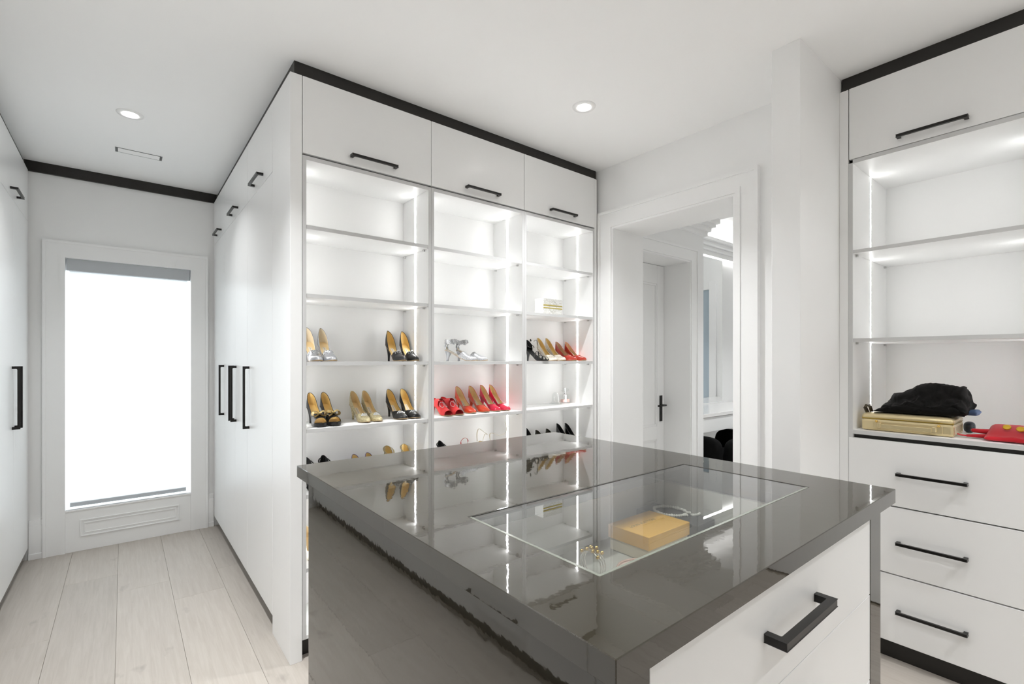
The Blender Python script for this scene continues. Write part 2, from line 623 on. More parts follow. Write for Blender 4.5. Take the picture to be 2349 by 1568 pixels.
# crown mouldings of the vestibule and dressing room
mb = MB()
for d, z0, z1 in ((.03, 2.63, 2.675), (.055, 2.675, 2.715), (.085, 2.715, 2.75), (.115, 2.75, CZ)):
    mb.box(3.07, 4.50 + d, VY - d, VY, z0, z1)
    mb.box(4.50, 4.50 + d, VY, 3.1, z0, z1)
struct('trim_6', mb, M['trim_white'])
struct('ceiling_vestibule', B(3.07, 4.62, .955, VY, CZ, CZ + .1).box(3.5, 4.62, -.2, .955, CZ, CZ + .1), M['ceiling'])
MY = 3.12            # mirror wall
mb = MB()
for d, z0, z1 in ((.03, 2.69, 2.75), (.07, 2.75, 2.79), (.12, 2.79, 2.83), (.16, 2.83, 2.87)):
    mb.box(4.50, 7.0, MY - d, MY, z0, z1)
struct('trim_7', mb, M['trim_white'], .004)
struct('wall_mirror', B(4.50, 7.1, MY, MY + .1, 0, 3.15), M['wall'])
struct('ceiling_dressing', B(4.5, 7.1, -.2, MY + .1, 3.05, 3.15), M['ceiling'])
mb = MB()
GY0, GY1 = 1.55, 2.39
mb.box(7.0, 7.1, -.2, GY0, 0, 3.15)
mb.box(7.0, 7.1, GY1, MY, 0, 3.15)
mb.box(7.0, 7.1, GY0, GY1, 2.48, 3.15)
struct('wall_dressing_end', mb, M['wall'])
mb = MB()
mb.box(6.98, 7.0, GY0 - .11, GY0, 0, 2.6)
mb.box(6.98, 7.0, GY1, GY1 + .11, 0, 2.6)
mb.box(6.98, 7.0, GY0, GY1, 2.48, 2.6)
d3 = struct('door_3', mb, M['trim_white'], .002)
link('pane', B(7.03, 7.05, GY0, GY1, .02, 2.48), M['frost'], d3)
struct('wall_dressing_near', B(3.45, 7.1, -.3, -.2, 0, 3.15), M['wall'])
struct('wall_dressing_upper', B(4.5, 4.62, -.2, VY, CZ + .1, 3.15), M['wall'])
struct('floor_dressing', B(3.06, 7.1, .955, MY, -.011, -.002).box(3.5, 7.1, -.3, .955, -.011, -.002), pmat('pale_stone_floor', (.62, .60, .57), .3))
cove = thing('cove_light', 'bright strip of cove light on the crown moulding above the far mirror', 'light strip', (5.7, MY - .12, 2.87))
link('diffuser', B(4.55, 6.98, MY - .13, MY - .05, 2.871, 2.885), emat('cove_glow', (1, .99, .97), 3), cove)
uc = thing('under_crown_light', 'thin bright light strip under the crown moulding above the far mirror', 'light strip', (5.7, MY - .02, 2.685))
link('diffuser', B(4.55, 6.98, MY - .027, MY - .010, 2.6845, 2.6895), emat('crown_glow', (1, 1, .98), 9), uc)

mr = thing('wall_mirror_panel', 'large frameless mirror above the white vanity, through the doorway', 'mirror', (5.3, MY, .92))
link('mirror_glass', B(4.52, 6.0, MY - .008, MY - .001, .865, 2.69), M['mirror'], mr)
link('mirror_edge', MB().box(5.995, 6.004, MY - .009, MY - .001, .865, 2.69).box(4.52, 6.0, MY - .010, MY - .001, .853, .865), M['trim_white'], mr)

va = thing('vanity', 'white vanity table with marble top, through the doorway', 'vanity', (5.4, 2.84, 0))
link('marble_top', B(4.51, 6.9, 2.545, MY - .001, .815, .852), M['marble'], va, .003)
for i in range(3):
    x0 = 4.54 + i * .78
    dr = link('drawer', B(x0, x0 + .775, 2.56, 3.08, .66, .81), M['lacquer'], va, .002)
for x in (4.503, 6.84):
    link('leg', B(x, x + .024, 2.57, 3.08, 0, .66), M['lacquer'], va, .002)

ch = thing('tub_chair', 'black velvet tub chair pushed up to the white vanity', 'chair', (5.0, 2.5, 0))
def pillow(x0, x1, y0, y1, z0, z1, e=.45, n=14, m=28):
    mb = MB()
    rows = []
    cx, cy, cz = (x0 + x1) / 2, (y0 + y1) / 2, (z0 + z1) / 2
    sg = lambda v, p: math.copysign(abs(v) ** p, v)
    for i in range(n + 1):
        a = -PI / 2 + PI * i / n
        rows.append([(cx + (x1 - x0) / 2 * sg(math.cos(a), e) * sg(math.cos(2 * PI * k / m), e),
                      cy + (y1 - y0) / 2 * sg(math.cos(a), e) * sg(math.sin(2 * PI * k / m), e),
                      cz + (z1 - z0) / 2 * sg(math.sin(a), e)) for k in range(m)])
    return mb.grid(rows, close_v=True)
link('seat', pillow(4.70, 5.24, 2.30, 2.84, .20, .44), M['velvet'], ch)
link('backrest', pillow(4.66, 5.36, 2.24, 2.44, .26, .600), M['velvet'], ch)
for x in (4.53, 5.24):
    link('armrest', pillow(x, x + .17, 2.40, 2.84, .2, .618, .55), M['velvet'], ch)
for x in (4.72, 5.2):
    for y in (2.36, 2.75):
        link('leg', MB().lathe([(.012, 0), (.02, .24)], 10, (x, y, 0)), M['handle'], ch)

# ------------------------------------------------------------------ ceiling fixtures
def lamp_unit(x, y, z, label, w, group=None):
    t = thing('ceiling_downlight', label, 'downlight', (x, y, z), 0, group)
    link('trim_ring', MB().lathe([(.036, -.001), (.040, -.006), (.062, -.004), (.064, 0)], 32, (x, y, z), cap=False), M['trim_white'], t)
    link('glowing_lens', MB().lathe([(.0365, -.0005), (.030, -.004), (.001, -.005)], 24, (x, y, z)), M['lamp'], t)
    ld = bpy.data.lights.new('downlight_beam', 'AREA')
    ld.shape = 'DISK'
    ld.size = .07
    ld.spread = math.radians(105)
    ld.energy = w
    ld.color = (.965, .985, 1.0)
    lo = bpy.data.objects.new('downlight_beam', ld)
    C.objects.link(lo)
    lo.parent = t
    lo.location = (0, 0, -.012)
    return t
lamp_unit(.03, 3.485, CZ, 'round recessed downlight in the ceiling over the passage, near the slot vent', LAMP_W * .30)
lamp_unit(1.975, 1.812, CZ, 'round recessed downlight in the ceiling in front of the doorway', LAMP_W * .72)
for x, y, k in ((.03, 1.75, 1.0), (.03, .15, .6), (1.0, .55, .3), (1.975, .15, .15), (1.0, -.9, .2), (2.3, -.9, .75)):  # unseen lamps added as room fill, powers tuned one by one
    lamp_unit(x, y, CZ, 'unseen fill downlight added in the ceiling above and behind the camera', LAMP_W * k, 'added fill lamps out of view')
lamp_unit(3.8, 1.75, CZ, 'unseen downlight added to light the vestibule beyond the doorway', 2.2)  # not seen; put in to light the space beyond the doorway
lamp_unit(5.6, 1.4, 3.05, 'unseen downlight added to light the dressing room by the mirror', 13)  # added out of sight to brighten the far room

v = thing('slot_vent', 'flush white slot vent in the ceiling of the passage near the window', 'vent', (.083, 4.12, CZ))
link('dark_slot', B(-.042, .209, 4.080, 4.166, CZ - .002, CZ - .0005), M['vent_dark'], v)
link('cover', B(-.028, .195, 4.085, 4.160, CZ - .0024, CZ - .0008), M['ceiling'], v)

# ------------------------------------------------------------------ handles
def bar_handle(axis, length, so=.034, s=.010, foot=.024, flange=.0):
    """bar handle centred on the origin, standing off along -Y; axis 'x' or 'z'"""
    h = length / 2
    f, g, w = foot * .55, (.005 if s < .012 else .002), s / 2 + .001
    out = [(-h, 0), (-h, so), (h, so), (h, 0), (h - f, 0), (h - f, so - s - g), (h - f - g, so - s),
           (-h + f + g, so - s), (-h + f, so - s - g), (-h + f, 0)]
    n = len(out)
    vv = []
    for q in (-w, w):
        for a, d in out:
            vv.append((a, -d, q) if axis == 'x' else (q, -d, a))
    mb = MB()
    mb.add(vv, [tuple(range(n)), tuple(reversed(range(n, 2 * n)))] + [(k, (k + 1) % n, n + (k + 1) % n, n + k) for k in range(n)])
    return mb

handle_cache = {}
def put_handle(parent, name, axis, length, pos, face, so=.034, s=.010):
    """face: '-y', '-x', '+x' is the outward direction"""
    key = (axis, length, face, so, s)
    if key not in handle_cache:
        mb = bar_handle(axis, length, so, s)
        if face == '-x':
            mb.v = [(y, x, z) for x, y, z in mb.v]
        elif face == '+x':
            mb.v = [(-y, x, z) for x, y, z in mb.v]
        handle_cache[key] = link(name, mb, M['handle'], None, .0010, local=True)
        o = handle_cache[key]
    else:
        o = handle_cache[key].copy()
        C.objects.link(o)
    o.parent = parent
    o.location = Vector(pos) - wloc(parent)
    return o

# ------------------------------------------------------------------ shoe display cabinets
SHZ = [2.033, 1.711, 1.391, 1.074, .766, .422]     # top faces of the shelves
ST = .018
bays = [(.648, 1.327), (1.327, 2.004), (2.004, 2.677)]
bay_lab = ['left bay of the lit white shoe shelves, beside the passage wardrobes',
           'middle bay of the lit white shoe shelves',
           'right bay of the lit white shoe shelves, next to the doorway']
DB = YF + .318       # back of the cabinets
for i, (x0, x1) in enumerate(bays):
    t = thing('shoe_cabinet', bay_lab[i], 'cabinet', ((x0 + x1) / 2, YF + .15, 0), 0, None)
    tk = .018
    f0 = YF + .001
    for (a, b_) in ((x0, x0 + tk), (x1 - tk, x1)):
        sp = link('side_panel', B(a + .0006, b_ - .0006, f0 + .0011, DB, .095, 2.355), M['melamine'], t)
        link('edge_band', B(a + .0006, b_ - .0006, f0, f0 + .001, .095, 2.355), M['edge'], sp)
    link('back_panel', B(x0 + tk, x1 - tk, DB - .012, DB, .095, 2.355), M['melamine'], t)
    sp = link('top_panel', B(x0 + tk, x1 - tk, f0 + .0011, DB - .012, 2.336, 2.355), M['melamine'], t)
    link('edge_band', B(x0 + tk, x1 - tk, f0, f0 + .001, 2.336, 2.355), M['edge'], sp)
    link('bottom_panel', B(x0 + tk, x1 - tk, f0, DB - .012, .095, .113), M['melamine'], t, .0008)
    link('upper_box', B(x0, x1, YF + .024, DB, 2.357, 2.72), M['black'], t)
    for z in SHZ:
        sh = link('shelf', B(x0 + tk + .001, x1 - tk - .001, f0 + .0045, DB - .013, z - ST, z), M['melamine'], t)
        link('edge_band', B(x0 + tk + .001, x1 - tk - .001, f0 + .0034, f0 + .0044, z - ST, z), M['edge'], sh)
        for xx, sgn in ((x0 + tk, 1), (x1 - tk, -1)):
            for yy in (YF + .045, DB - .04):
                link('shelf_support', B(xx, xx + sgn * .010, yy - .006, yy + .006, z - ST - .010, z - ST - .001), M['pin'], sh)
    link('toe_kick', B(x0, x1, YF + .05, YF + .065, 0, .094), M['black'], t)
    for xx, sgn in ((x0 + tk, 1), (x1 - tk, -1)):
        link('led_strip', B(xx, xx + sgn * .0006, YF + .148, YF + .160, .115, 2.335), M['led'], t)
    dr = link('lift_up_door', B(x0 + .0015, x1 - .0015, YF, YF + .019, 2.3645, 2.722), M['lacquer'], t, .0008)
    put_handle(dr, 'handle', 'x', .242, ((x0 + x1) / 2 + .006, YF, 2.407), '-y')
    if i == 0:
        link('end_panel', B(XW, .6465, YF, YF + .334, 0, 2.722), M['lacquer'], t, .001)
    if i == 2:
        link('filler_strip', B(x1 + .001, XD - .034, YF + .002, YF + .06, 0, 2.722), M['lacquer'], t, .001)

# ------------------------------------------------------------------ wardrobes
def wardrobe(label, ya, yb, face, seam, hy, uppers, xf, depth):
    """tall hinged doors below, lift-up door above"""
    sx = 1 if face == '-x' else -1
    t = thing('wardrobe', label, 'wardrobe', (xf + sx * depth / 2, (ya + yb) / 2, 0))
    g = .0012
    link('carcass', B(xf + sx * .021, xf + sx * depth, ya + .001, yb - .001, .09, 2.72), M['lacquer'], t)
    link('toe_kick', B(xf + sx * .05, xf + sx * .07, ya, yb, 0, .089), M['black'], t)
    ed = [ya] + seam + [yb]
    for k in range(len(ed) - 1):
        d = link('door', B(xf, xf + sx * .019, ed[k] + g, ed[k + 1] - g, .09, 2.362), M['lacquer'], t, .0008)
        if hy[k] is not None:
            put_handle(d, 'handle', 'z', .376, (xf, hy[k], 1.172), face)
    up = link('lift_up_door', B(xf, xf + sx * .019, ya + g, yb - g, 2.3655, 2.722), M['lacquer'], t, .0008)
    put_handle(up, 'handle', 'x', .236, (xf, (ya + yb) / 2, 2.412), face)
    return t
wardrobe('white wardrobe nearest the shoe shelves, right side of the passage', 2.689, 3.33, '-x', [], [3.272], 1, XW, .6)
wardrobe('white double wardrobe in the middle of the right side of the passage', 3.332, 4.158, '-x', [3.742], [3.70, 3.784], 1, XW, .6)
wardrobe('white wardrobe beside the window, right side of the passage', 4.16, YE - .03, '-x', [], [4.212], 1, XW, .6)
wardrobe('white double wardrobe beside the window, left side of the passage', 3.60, YE - .03, '+x', [4.152], [4.108, 4.196], 1, XL, .58)
wardrobe('white double wardrobe on the left side, nearer the camera', 2.42, 3.598, '+x', [3.01], [2.96, 3.05], 1, XL, .58)
for (a, b_, lb) in ((1.22, 2.418, 'white drawer and door cabinet on the left wall across from the island'),
                    (.02, 1.218, 'white drawer and door cabinet on the left wall beside the camera')):
    t = thing('drawer_cabinet', lb, 'cabinet', (XL - .29, (a + b_) / 2, 0))
    link('carcass', B(XL - .58, XL - .021, a + .001, b_ - .001, .09, 2.72), M['lacquer'], t)
    link('toe_kick', B(XL - .07, XL - .05, a, b_, 0, .089), M['black'], t)
    for k in range(3):
        d = link('drawer', B(XL - .019, XL, a + .002, b_ - .002, .092 + k * .312, .092 + k * .312 + .304), M['lacquer'], t, .0008)
        put_handle(d, 'handle', 'x', .376, (XL, (a + b_) / 2, .25 + k * .312), '+x')
    m_ = (a + b_) / 2
    for (p, q) in ((a, m_), (m_, b_)):
        link('door', B(XL - .019, XL, p + .0015, q - .0015, 1.035, 2.722), M['lacquer'], t, .0008)

# ------------------------------------------------------------------ right-hand cabinet
RY0, RY1 = .165, .797
t = thing('display_cabinet', 'white cabinet with lit shelves above three wide drawers, right of the stub wall', 'cabinet', (XC + .3, .48, 0))
XB = XC + .573
tk = .018
for (a, b_) in ((RY0, RY0 + tk), (RY1 - tk, RY1)):
    sp = link('side_panel', B(XC + .0022, XB, a, b_, .095, 2.36), M['melamine'], t)
    link('edge_band', B(XC + .001, XC + .002, a, b_, .095, 2.36), M['edge'], sp)
link('back_panel', B(XB - .012, XB, RY0 + tk, RY1 - tk, .095, 2.36), M['melamine'], t)
sp = link('top_panel', B(XC + .0022, XB - .012, RY0 + tk, RY1 - tk, 2.357, 2.376), M['melamine'], t)
link('edge_band', B(XC + .001, XC + .002, RY0 + tk, RY1 - tk, 2.357, 2.376), M['edge'], sp)
sp = link('counter_shelf', B(XC + .0022, XB - .012, RY0 + tk, RY1 - tk, 1.041, 1.060), M['melamine'], t)
link('edge_band', B(XC + .001, XC + .002, RY0 + tk, RY1 - tk, 1.041, 1.060), M['edge'], sp)
link('upper_box', B(XC + .024, XB, RY0, RY1, 2.378, 2.722), M['black'], t)
link('lower_box', B(XC + .024, XB - .02, RY0 + tk, RY1 - tk, .10, 1.039), M['black'], t)
for z in (1.9355, 1.5045):
    sh = link('shelf', B(XC + .006, XB - .013, RY0 + tk + .001, RY1 - tk - .001, z - .017, z), M['melamine'], t)
    link('edge_band', B(XC + .0048, XC + .0058, RY0 + tk + .001, RY1 - tk - .001, z - .017, z), M['edge'], sh)
    for yy, sgn in ((RY0 + tk, 1), (RY1 - tk, -1)):
        for xx in (XC + .05, XB - .05):
            link('shelf_support', B(xx - .006, xx + .006, yy, yy + sgn * .010, z - .028, z - .018), M['pin'], sh)
for yy, sgn in ((RY0 + tk, 1), (RY1 - tk, -1)):
    link('led_strip', B(XC + .277, XC + .290, yy, yy + sgn * .0006, 1.062, 2.356), M['led_right'], t)  # strip at the low-y end is unseen, added to brighten the compartment
up = link('lift_up_door', B(XC, XC + .019, RY0 + .0015, RY1 - .003, 2.379, 2.725), M['lacquer'], t, .0008)
put_handle(up, 'handle', 'x', .240, (XC, .484, 2.418), '-x')
for z0, z1, hz in ((.7265, 1.0225, .877), (.4125, .7205, .562), (.097, .4065, .248)):
    d = link('drawer', B(XC, XC + .019, RY0 + .0015, RY1 - .002, z0, z1), M['lacquer'], t, .0008)
    put_handle(d, 'handle', 'x', .240, (XC, .486, hz), '-x')
link('toe_kick', B(XC + .05, XC + .065, RY0, RY1 + .03, 0, .096), M['black'], t)
link('filler_strip', B(XC, XC + .02, RY1 + .001, .8345, .0, 2.724), M['lacquer'], t, .0008)
link('end_panel', B(XC, XB, RY0 - .05, RY0 - .001, 0, 2.724), M['lacquer'], t, .0008)

# ------------------------------------------------------------------ island
IX0, IX1, IY0, IY1, IZ = .4155, 1.5125, .3345, 1.568, 1.075
GX0, GX1, GY0_, GY1_ = .556, 1.3625, .4785, .8325
isl = thing('island', 'glossy dark taupe island with white drawers and a glass display inset', 'island', ((IX0 + IX1) / 2, (IY0 + IY1) / 2, 0))
SLT = .0355
mb = MB()
def ring(z):
    return [(IX0, IY0, z), (IX1, IY0, z), (IX1, IY1, z), (IX0, IY1, z), (GX0, GY0_, z), (GX1, GY0_, z), (GX1, GY1_, z), (GX0, GY1_, z)]
vv = ring(IZ) + ring(IZ - SLT)
ff = []
for k in range(4):
    n_ = (k + 1) % 4
    ff += [(k, n_, 4 + n_, 4 + k), (8 + n_, 8 + k, 12 + k, 12 + n_), (8 + k, 8 + n_, n_, k), (4 + k, 4 + n_, 12 + n_, 12 + k)]
mb.add(vv, ff)
link('countertop', mb, M['slab'], isl, .0012)
PX0, PX1, PY0, PY1 = .438, 1.490, .360, 1.528
for (a, b_) in ((PX0, PX0 + .0755), (PX1 - .0825, PX1)):
    link('side_panel', B(a, b_, PY0, PY1, 0, IZ - SLT), M['slab'], isl, .001)
link('back_panel', B(PX0 + .0755, PX1 - .0825, PY1 - .03, PY1, 0, IZ - SLT), M['slab'], isl)
zt = 1.0375
for k in range(5):
    z1 = zt - k * .2065
    z0 = z1 - .2045 if k < 4 else .1
    d = link('drawer', B(PX0 + .0765, PX1 - .0835, PY0 + .001, PY0 + .02, z0, z1), M['lacquer'], isl, .0008)
    put_handle(d, 'handle', 'x', .232, ((.842 + 1.058) / 2, PY0 + .001, z1 - .103), '-y', .036, .0125)
link('toe_kick', B(PX0 + .0765, PX1 - .0835, PY0 + .05, PY0 + .07, 0, .098), M['black'], isl)
link('lower_box', B(PX0 + .078, PX1 - .085, PY0 + .022, PY1 - .04, .1, .826), M['black'], isl)
# jewellery drawer under the glass
jw = pmat('pale_grey_liner', (.46, .45, .42), .6)
mb = B(.53, 1.40, .40, .99, .848, .858)
mb.box(.53, .545, .40, .99, .858, 1.0)
mb.box(1.385, 1.40, .40, .99, .858, 1.0)
mb.box(.545, 1.385, .40, .415, .858, 1.0)
mb.box(.545, 1.385, .955, .99, .858, 1.0)
link('jewellery_drawer', mb, jw, isl)
link('glass_panel', B(GX0 + .001, GX1 - .0032, GY0_ + .001, GY1_ - .0037, IZ - .010, IZ - .001), M['glass_top'], isl)
mb = MB()
mb.box(GX0, GX1, GY1_ - .0035, GY1_ - .0002, IZ - .012, IZ - .0002)
mb.box(GX1 - .0030, GX1 - .0002, GY0_, GY1_, IZ - .012, IZ - .0005)
link('shadow_gap', mb, M['black'], isl)
mb = MB()
mb.box(GX0 + .001, GX1 - .001, GY0_, GY0_ + .011, IZ - .014, IZ - .0102)
mb.box(GX0, GX0 + .010, GY0_ + .011, GY1_ - .003, IZ - .014, IZ - .0102)
bv = MB()
bv.box(GX0 + .0005, GX1 - .004, GY0_ + .0005, GY0_ + .006, IZ - .0009, IZ - .0003)
bv.box(GX0 + .0005, GX0 + .006, GY0_ + .006, GY1_ - .004, IZ - .0009, IZ - .0003)
link('glass_bevel', bv, pmat('pale_glass_edge', (.17, .18, .15), .15), isl)
link('glass_ledge', mb, pmat('pale_ledge', (.86, .87, .82), .4), isl)

# jewellery and box under the glass
JZ = .8585
bx = thing('gift_box', 'yellow gift box with cream base lying under the island glass', 'box', (1.18, .83, JZ))
link('base', B(1.086, 1.276, .766, .896, JZ, JZ + .040), pmat('cream_card', (.72, .64, .50), .6), bx, .0015)
link('lid', B(1.082, 1.280, .762, .900, JZ + .034, JZ + .071), pmat('yellow_card', (.80, .45, .09), .6), bx, .0012)
tx = text_mesh('LOUIS VUITTON', .0160)
tx.v = [(1.165 + x, .842 + y, JZ + .0714) for x, y, z in tx.v]
link('lettering', tx, pmat('dark_print', (.09, .06, .03), .6), bx)
ty = thing('jewellery_tray', 'dark grey velvet jewellery block beside the yellow box under the glass', 'tray', (1.333, .86, JZ))
link('pad', B(1.285, 1.383, .74, .953, JZ, JZ + .064), pmat('grey_velvet', (.055, .055, .055), .9), ty, .004)
nk = MB()
nz = JZ + .064
for k in range(40):
    a = 2 * PI * k / 40
    nk.ball((1.334 + .044 * math.cos(a), .862 + .050 * math.sin(a), nz + .0042), .0044 if k % 6 else .0058)
for k in range(16):
    a = -.6 + 2.4 * k / 15
    nk.ball((1.31 + .006 * k - .03 * math.sin(a) + .01, .80 + .012 * math.cos(a * 2), nz + .0042 + (.006 if 4 < k < 9 else 0)), .0040)
tag(link('pearl_necklace', nk, M['pearl'], None, origin=(1.334, .86, nz)), 'coiled white pearl necklace lying on the dark grey pad under the glass', 'necklace')
ds = thing('trinket_dish', 'round pale pink rimmed dish in the near corner under the glass', 'dish', (.985, .705, JZ))
pk = pmat('pale_pink_leather', (.62, .47, .42), .4)
link('bowl', MB().lathe([(.02, 0), (.060, .001), (.068, .030), (.064, .030), (.057, .006), (.001, .005)], 36, (.985, .705, JZ)), pk, ds)
link('rim', MB().tube([(.985 + .066 * math.cos(2 * PI * k / 36), .705 + .066 * math.sin(2 * PI * k / 36), JZ + .031) for k in range(37)], .0028, 6, cap=False), pmat('rose_rim', (.55, .38, .33), .3), ds)
br = thing('gold_bracelet', 'gold leaf bracelet standing beside the pink dish under the glass', 'bracelet', (.90, .80, JZ))
mb = MB()
for q in range(3):
    mb.tube([(.895 + .008 * q, .80 + .034 * math.cos(a), JZ + .036 + .034 * math.sin(a)) for a in [2 * PI * k / 24 for k in range(25)]], .0018, 6, cap=False)
link('bands', mb, pmat('silver_band', (.75, .72, .68), .2, .9), br)
mb = MB()
for k in range(12):
    a = .4 + 2.0 * k / 11
    mb.ball((.903 + .012 * math.sin(k * 2.1), .80 + .036 * math.cos(a), JZ + .040 + .036 * math.sin(a)), (.007, .004, .005), 4, 6)
link('leaves', mb, M['gold'], br)

# ------------------------------------------------------------------ shoes
def lerp(pts, u):
    if u <= pts[0][0]: return pts[0][1]
    for (a, va_), (b_, vb) in zip(pts[:-1], pts[1:]):
        if u <= b_:
            return va_ + (vb - va_) * (u - a) / (b_ - a)
    return pts[-1][1]
def smooth(a, b_, x):
    t_ = max(0, min(1, (x - a) / (b_ - a)))
    return t_ * t_ * (3 - 2 * t_)

POINTY = [(0, .0), (.012, .009), (.03, .0155), (.06, .0215), (.1, .0255), (.18, .0275), (.3, .0255), (.42, .0245), (.55, .0305), (.66, .0365), (.74, .0365), (.84, .030), (.92, .020), (.97, .0115), (1, .003)]
ROUND = [(0, .0), (.012, .009), (.03, .0155), (.06, .0215), (.1, .0255), (.18, .0275), (.3, .0255), (.42, .0250), (.55, .0315), (.66, .038), (.76, .0385), (.86, .0355), (.93, .029), (.975, .019), (1, .006)]
LAST = [(0, .078), (.15, .080), (.3, .074), (.45, .064), (.58, .049), (.66, .040), (.74, .034), (.85, .027), (.93, .021), (.975, .014), (1, .0015)]

class Shoe:
    def __init__(s, L=.215, H=.095, plat=0.0, toe=POINTY, rim=None, ut=.66, kind='pump', peep=False, hs=1.0, ws=.92):
        s.ws = ws
        s.scoop = .06 if kind == 'dorsay' else .15
        s.L, s.H, s.plat, s.toe, s.ut, s.kind, s.peep, s.hs = L, H, plat, toe, ut, kind, peep, hs
        if rim is None:
            rim = [(0, .064), (.012, .0638), (.03, .062), (.06, .058), (.1, .052), (.16, .043), (.23, .035), (.32, .0275), (.45, .022), (.58, .019), (.7, .018)]
            if kind == 'dorsay':
                rim = [(0, .076), (.012, .0755), (.03, .074), (.06, .070), (.1, .062), (.16, .047), (.22, .032), (.28, .014), (.33, .003), (.50, .002), (.54, .010), (.58, .022), (.7, .03)]
        s.rim = rim
        s.us = [0, .012, .03, .06, .1, .14, .18, .23, .28, .33, .38, .43, .48, .53, .56, .59, .61, .63, .65, .67, .68, .69, .70, .715, .73, .77, .81, .85, .89, .92, .95, .975, .99, 1.0]
        s.us = sorted(set(s.us + [ut, ut - .006, ut - .015]))
    def zs(s, u):
        base = .0045 + s.plat
        f = lerp([(0, 0), (.05, .03), (.1, .075), (.15, .135), (.2, .21), (.3, .385), (.4, .57), (.5, .745), (.58, .87), (.65, .95), (.72, 1)], u)
        return s.H - (s.H - base) * f + (.004 * smooth(.82, 1, u))
    def w(s, u):
        return lerp(s.toe, u) * s.ws
    def hl(s, u):
        return lerp(LAST, u) * s.hs
    def pt(s, u, th, side, inset=0.0):
        w = max(s.w(u) - inset, .0005) if u > 0 else 0
        return (u * s.L, side * w * math.cos(th), s.zs(u) + max(s.hl(u) - inset, .002) * math.sin(th) ** .85)
    def th_open(s, u):
        q = min(1, lerp(s.rim, u) / s.hl(u))
        th = math.asin(q ** (1 / .85))
        if u >= s.ut:
            return PI / 2
        d = s.scoop
        if u > s.ut - d:
            q2 = (u - (s.ut - d)) / d
            return math.acos(max(0, math.cos(th) * math.sqrt(1 - q2 * q2)))
        return th
    def upper(s, inset=0.0, u0=0., u1=1.):
        mb = MB()
        n = 7
        us = [u for u in s.us if u0 <= u <= u1]
        for side in (-1, 1):
            rows = []
            for u in us:
                th1 = s.th_open(u)
                rows.append([s.pt(u, th1 * k / n, side, inset) for k in range(n + 1)])
            mb.grid(rows, flip=(side > 0))
        return mb
    def rim_line(s):
        """closed topline as a polyline from throat along one side round the heel and back"""
        us = [u for u in s.us if u <= s.ut]
        a = [s.pt(u, s.th_open(u), -1) for u in reversed(us)]
        b_ = [s.pt(u, s.th_open(u), 1) for u in us[1:]]
        return a + b_
    def insole(s, u1):
        mb = MB()
        rows = []
        for u in s.us:
            if u > u1: break
            w = max(s.w(u) - .0012, .0004)
            rows.append([(u * s.L, w * f, s.zs(u) + .0016 + .002 * abs(f) ** 3) for f in (-1, -.5, 0, .5, 1)])
        return mb.grid(rows)
    def sole(s, grow=.0006):
        mb = MB()
        top, bot = [], []
        for u in s.us:
            w = s.w(u) + grow
            d = .0035 + s.plat * smooth(.34, .58, u)
            z = s.zs(u) + .0008
            bz = max(z - d, .0003)
            rows = [(u * s.L, -w, z), (u * s.L, -w * .96, bz), (u * s.L, w * .96, bz), (u * s.L, w, z)]
            top.append(rows)
        mb.grid(top, close_v=True, smooth=False)
        mb.add(top[-1], [(0, 1, 2, 3)])
        return mb
    def heel(s, r=.0048, block=1.0):
        mb = MB()
        rows = []
        for k in range(9):
            f = k / 8
            z = s.zs(.08) * (1 - f) - .0 * f
            if k == 0: z = s.zs(.08) - .002
            rx = (.0235 * (1 - f) ** 2.2 + r * (1 + .2 * f)) * block
            ry = (.0195 * (1 - f) ** 2.2 + r * (1 + .2 * f)) * (1 + (block - 1) * .9)
            cx = .0285 * (1 - f) ** 1.5 + (.012 + r * block) * (1 - (1 - f) ** 1.5)
            ring = []
            for j in range(12):
                x_ = max(cx + rx * math.cos(2 * PI * j / 12), .0015)
                ring.append((x_, ry * math.sin(2 * PI * j / 12), min(z, s.zs(x_ / s.L) - .0022) if k else s.zs(x_ / s.L) - .0020))
            rows.append(ring)
        mb.grid(rows, close_v=True)
        mb.add(rows[-1], [tuple(range(12))])
        return mb
    def crystals(s, uc, spread_u, spread_y, n=26, lift=.003, side=0, r=.0034):
        mb = MB()
        rnd = random.Random(11 + n)
        for k in range(n):
            a = rnd.random() * 2 * PI
            q = math.sqrt(rnd.random())
            u = uc + spread_u * q * math.cos(a)
            yy = max(-.95, min(.95, side + spread_y * q * math.sin(a)))
            th = math.acos(max(-1, min(1, abs(yy))))
            p = s.pt(u, th, -1 if yy < 0 else 1)
            mb.octa((p[0], p[1], p[2] + lift * (1.3 - q)), r * (.7 + .6 * rnd.random()))
        return mb
    def patch(s):
        mb = MB()
        rows = []
        for k in range(5):
            u = .25 + .20 * k / 4
            rows.append([(u * s.L, y, s.zs(u) + .0024) for y in (-.0085, .0085)])
        return mb.grid(rows)
    def patch_text(s, body):
        t_ = text_mesh(body, .0062)
        t_.v = [(.35 * s.L - y, x, s.zs((.35 * s.L - y) / s.L) + .0028) for x, y, z in
                [(yy, -xx, 0) for xx, yy, zz in t_.v]]
        return t_

def strap_mesh(pts, w, th=.35):
    # smooth polyline then flattened tube
    out = []
    P = [Vector(p) for p in pts]
    for i in range(len(P) - 1):
        p0, p1, p2, p3 = P[max(i - 1, 0)], P[i], P[i + 1], P[min(i + 2, len(P) - 1)]
        for k in range(5):
            t_ = k / 5
            out.append(.5 * ((2 * p1) + (-p0 + p2) * t_ + (2 * p0 - 5 * p1 + 4 * p2 - p3) * t_ ** 2 + (-p0 + 3 * p1 - 3 * p2 + p3) * t_ ** 3))
    out.append(P[-1])
    return MB().tube(out, w, 8, True, th)

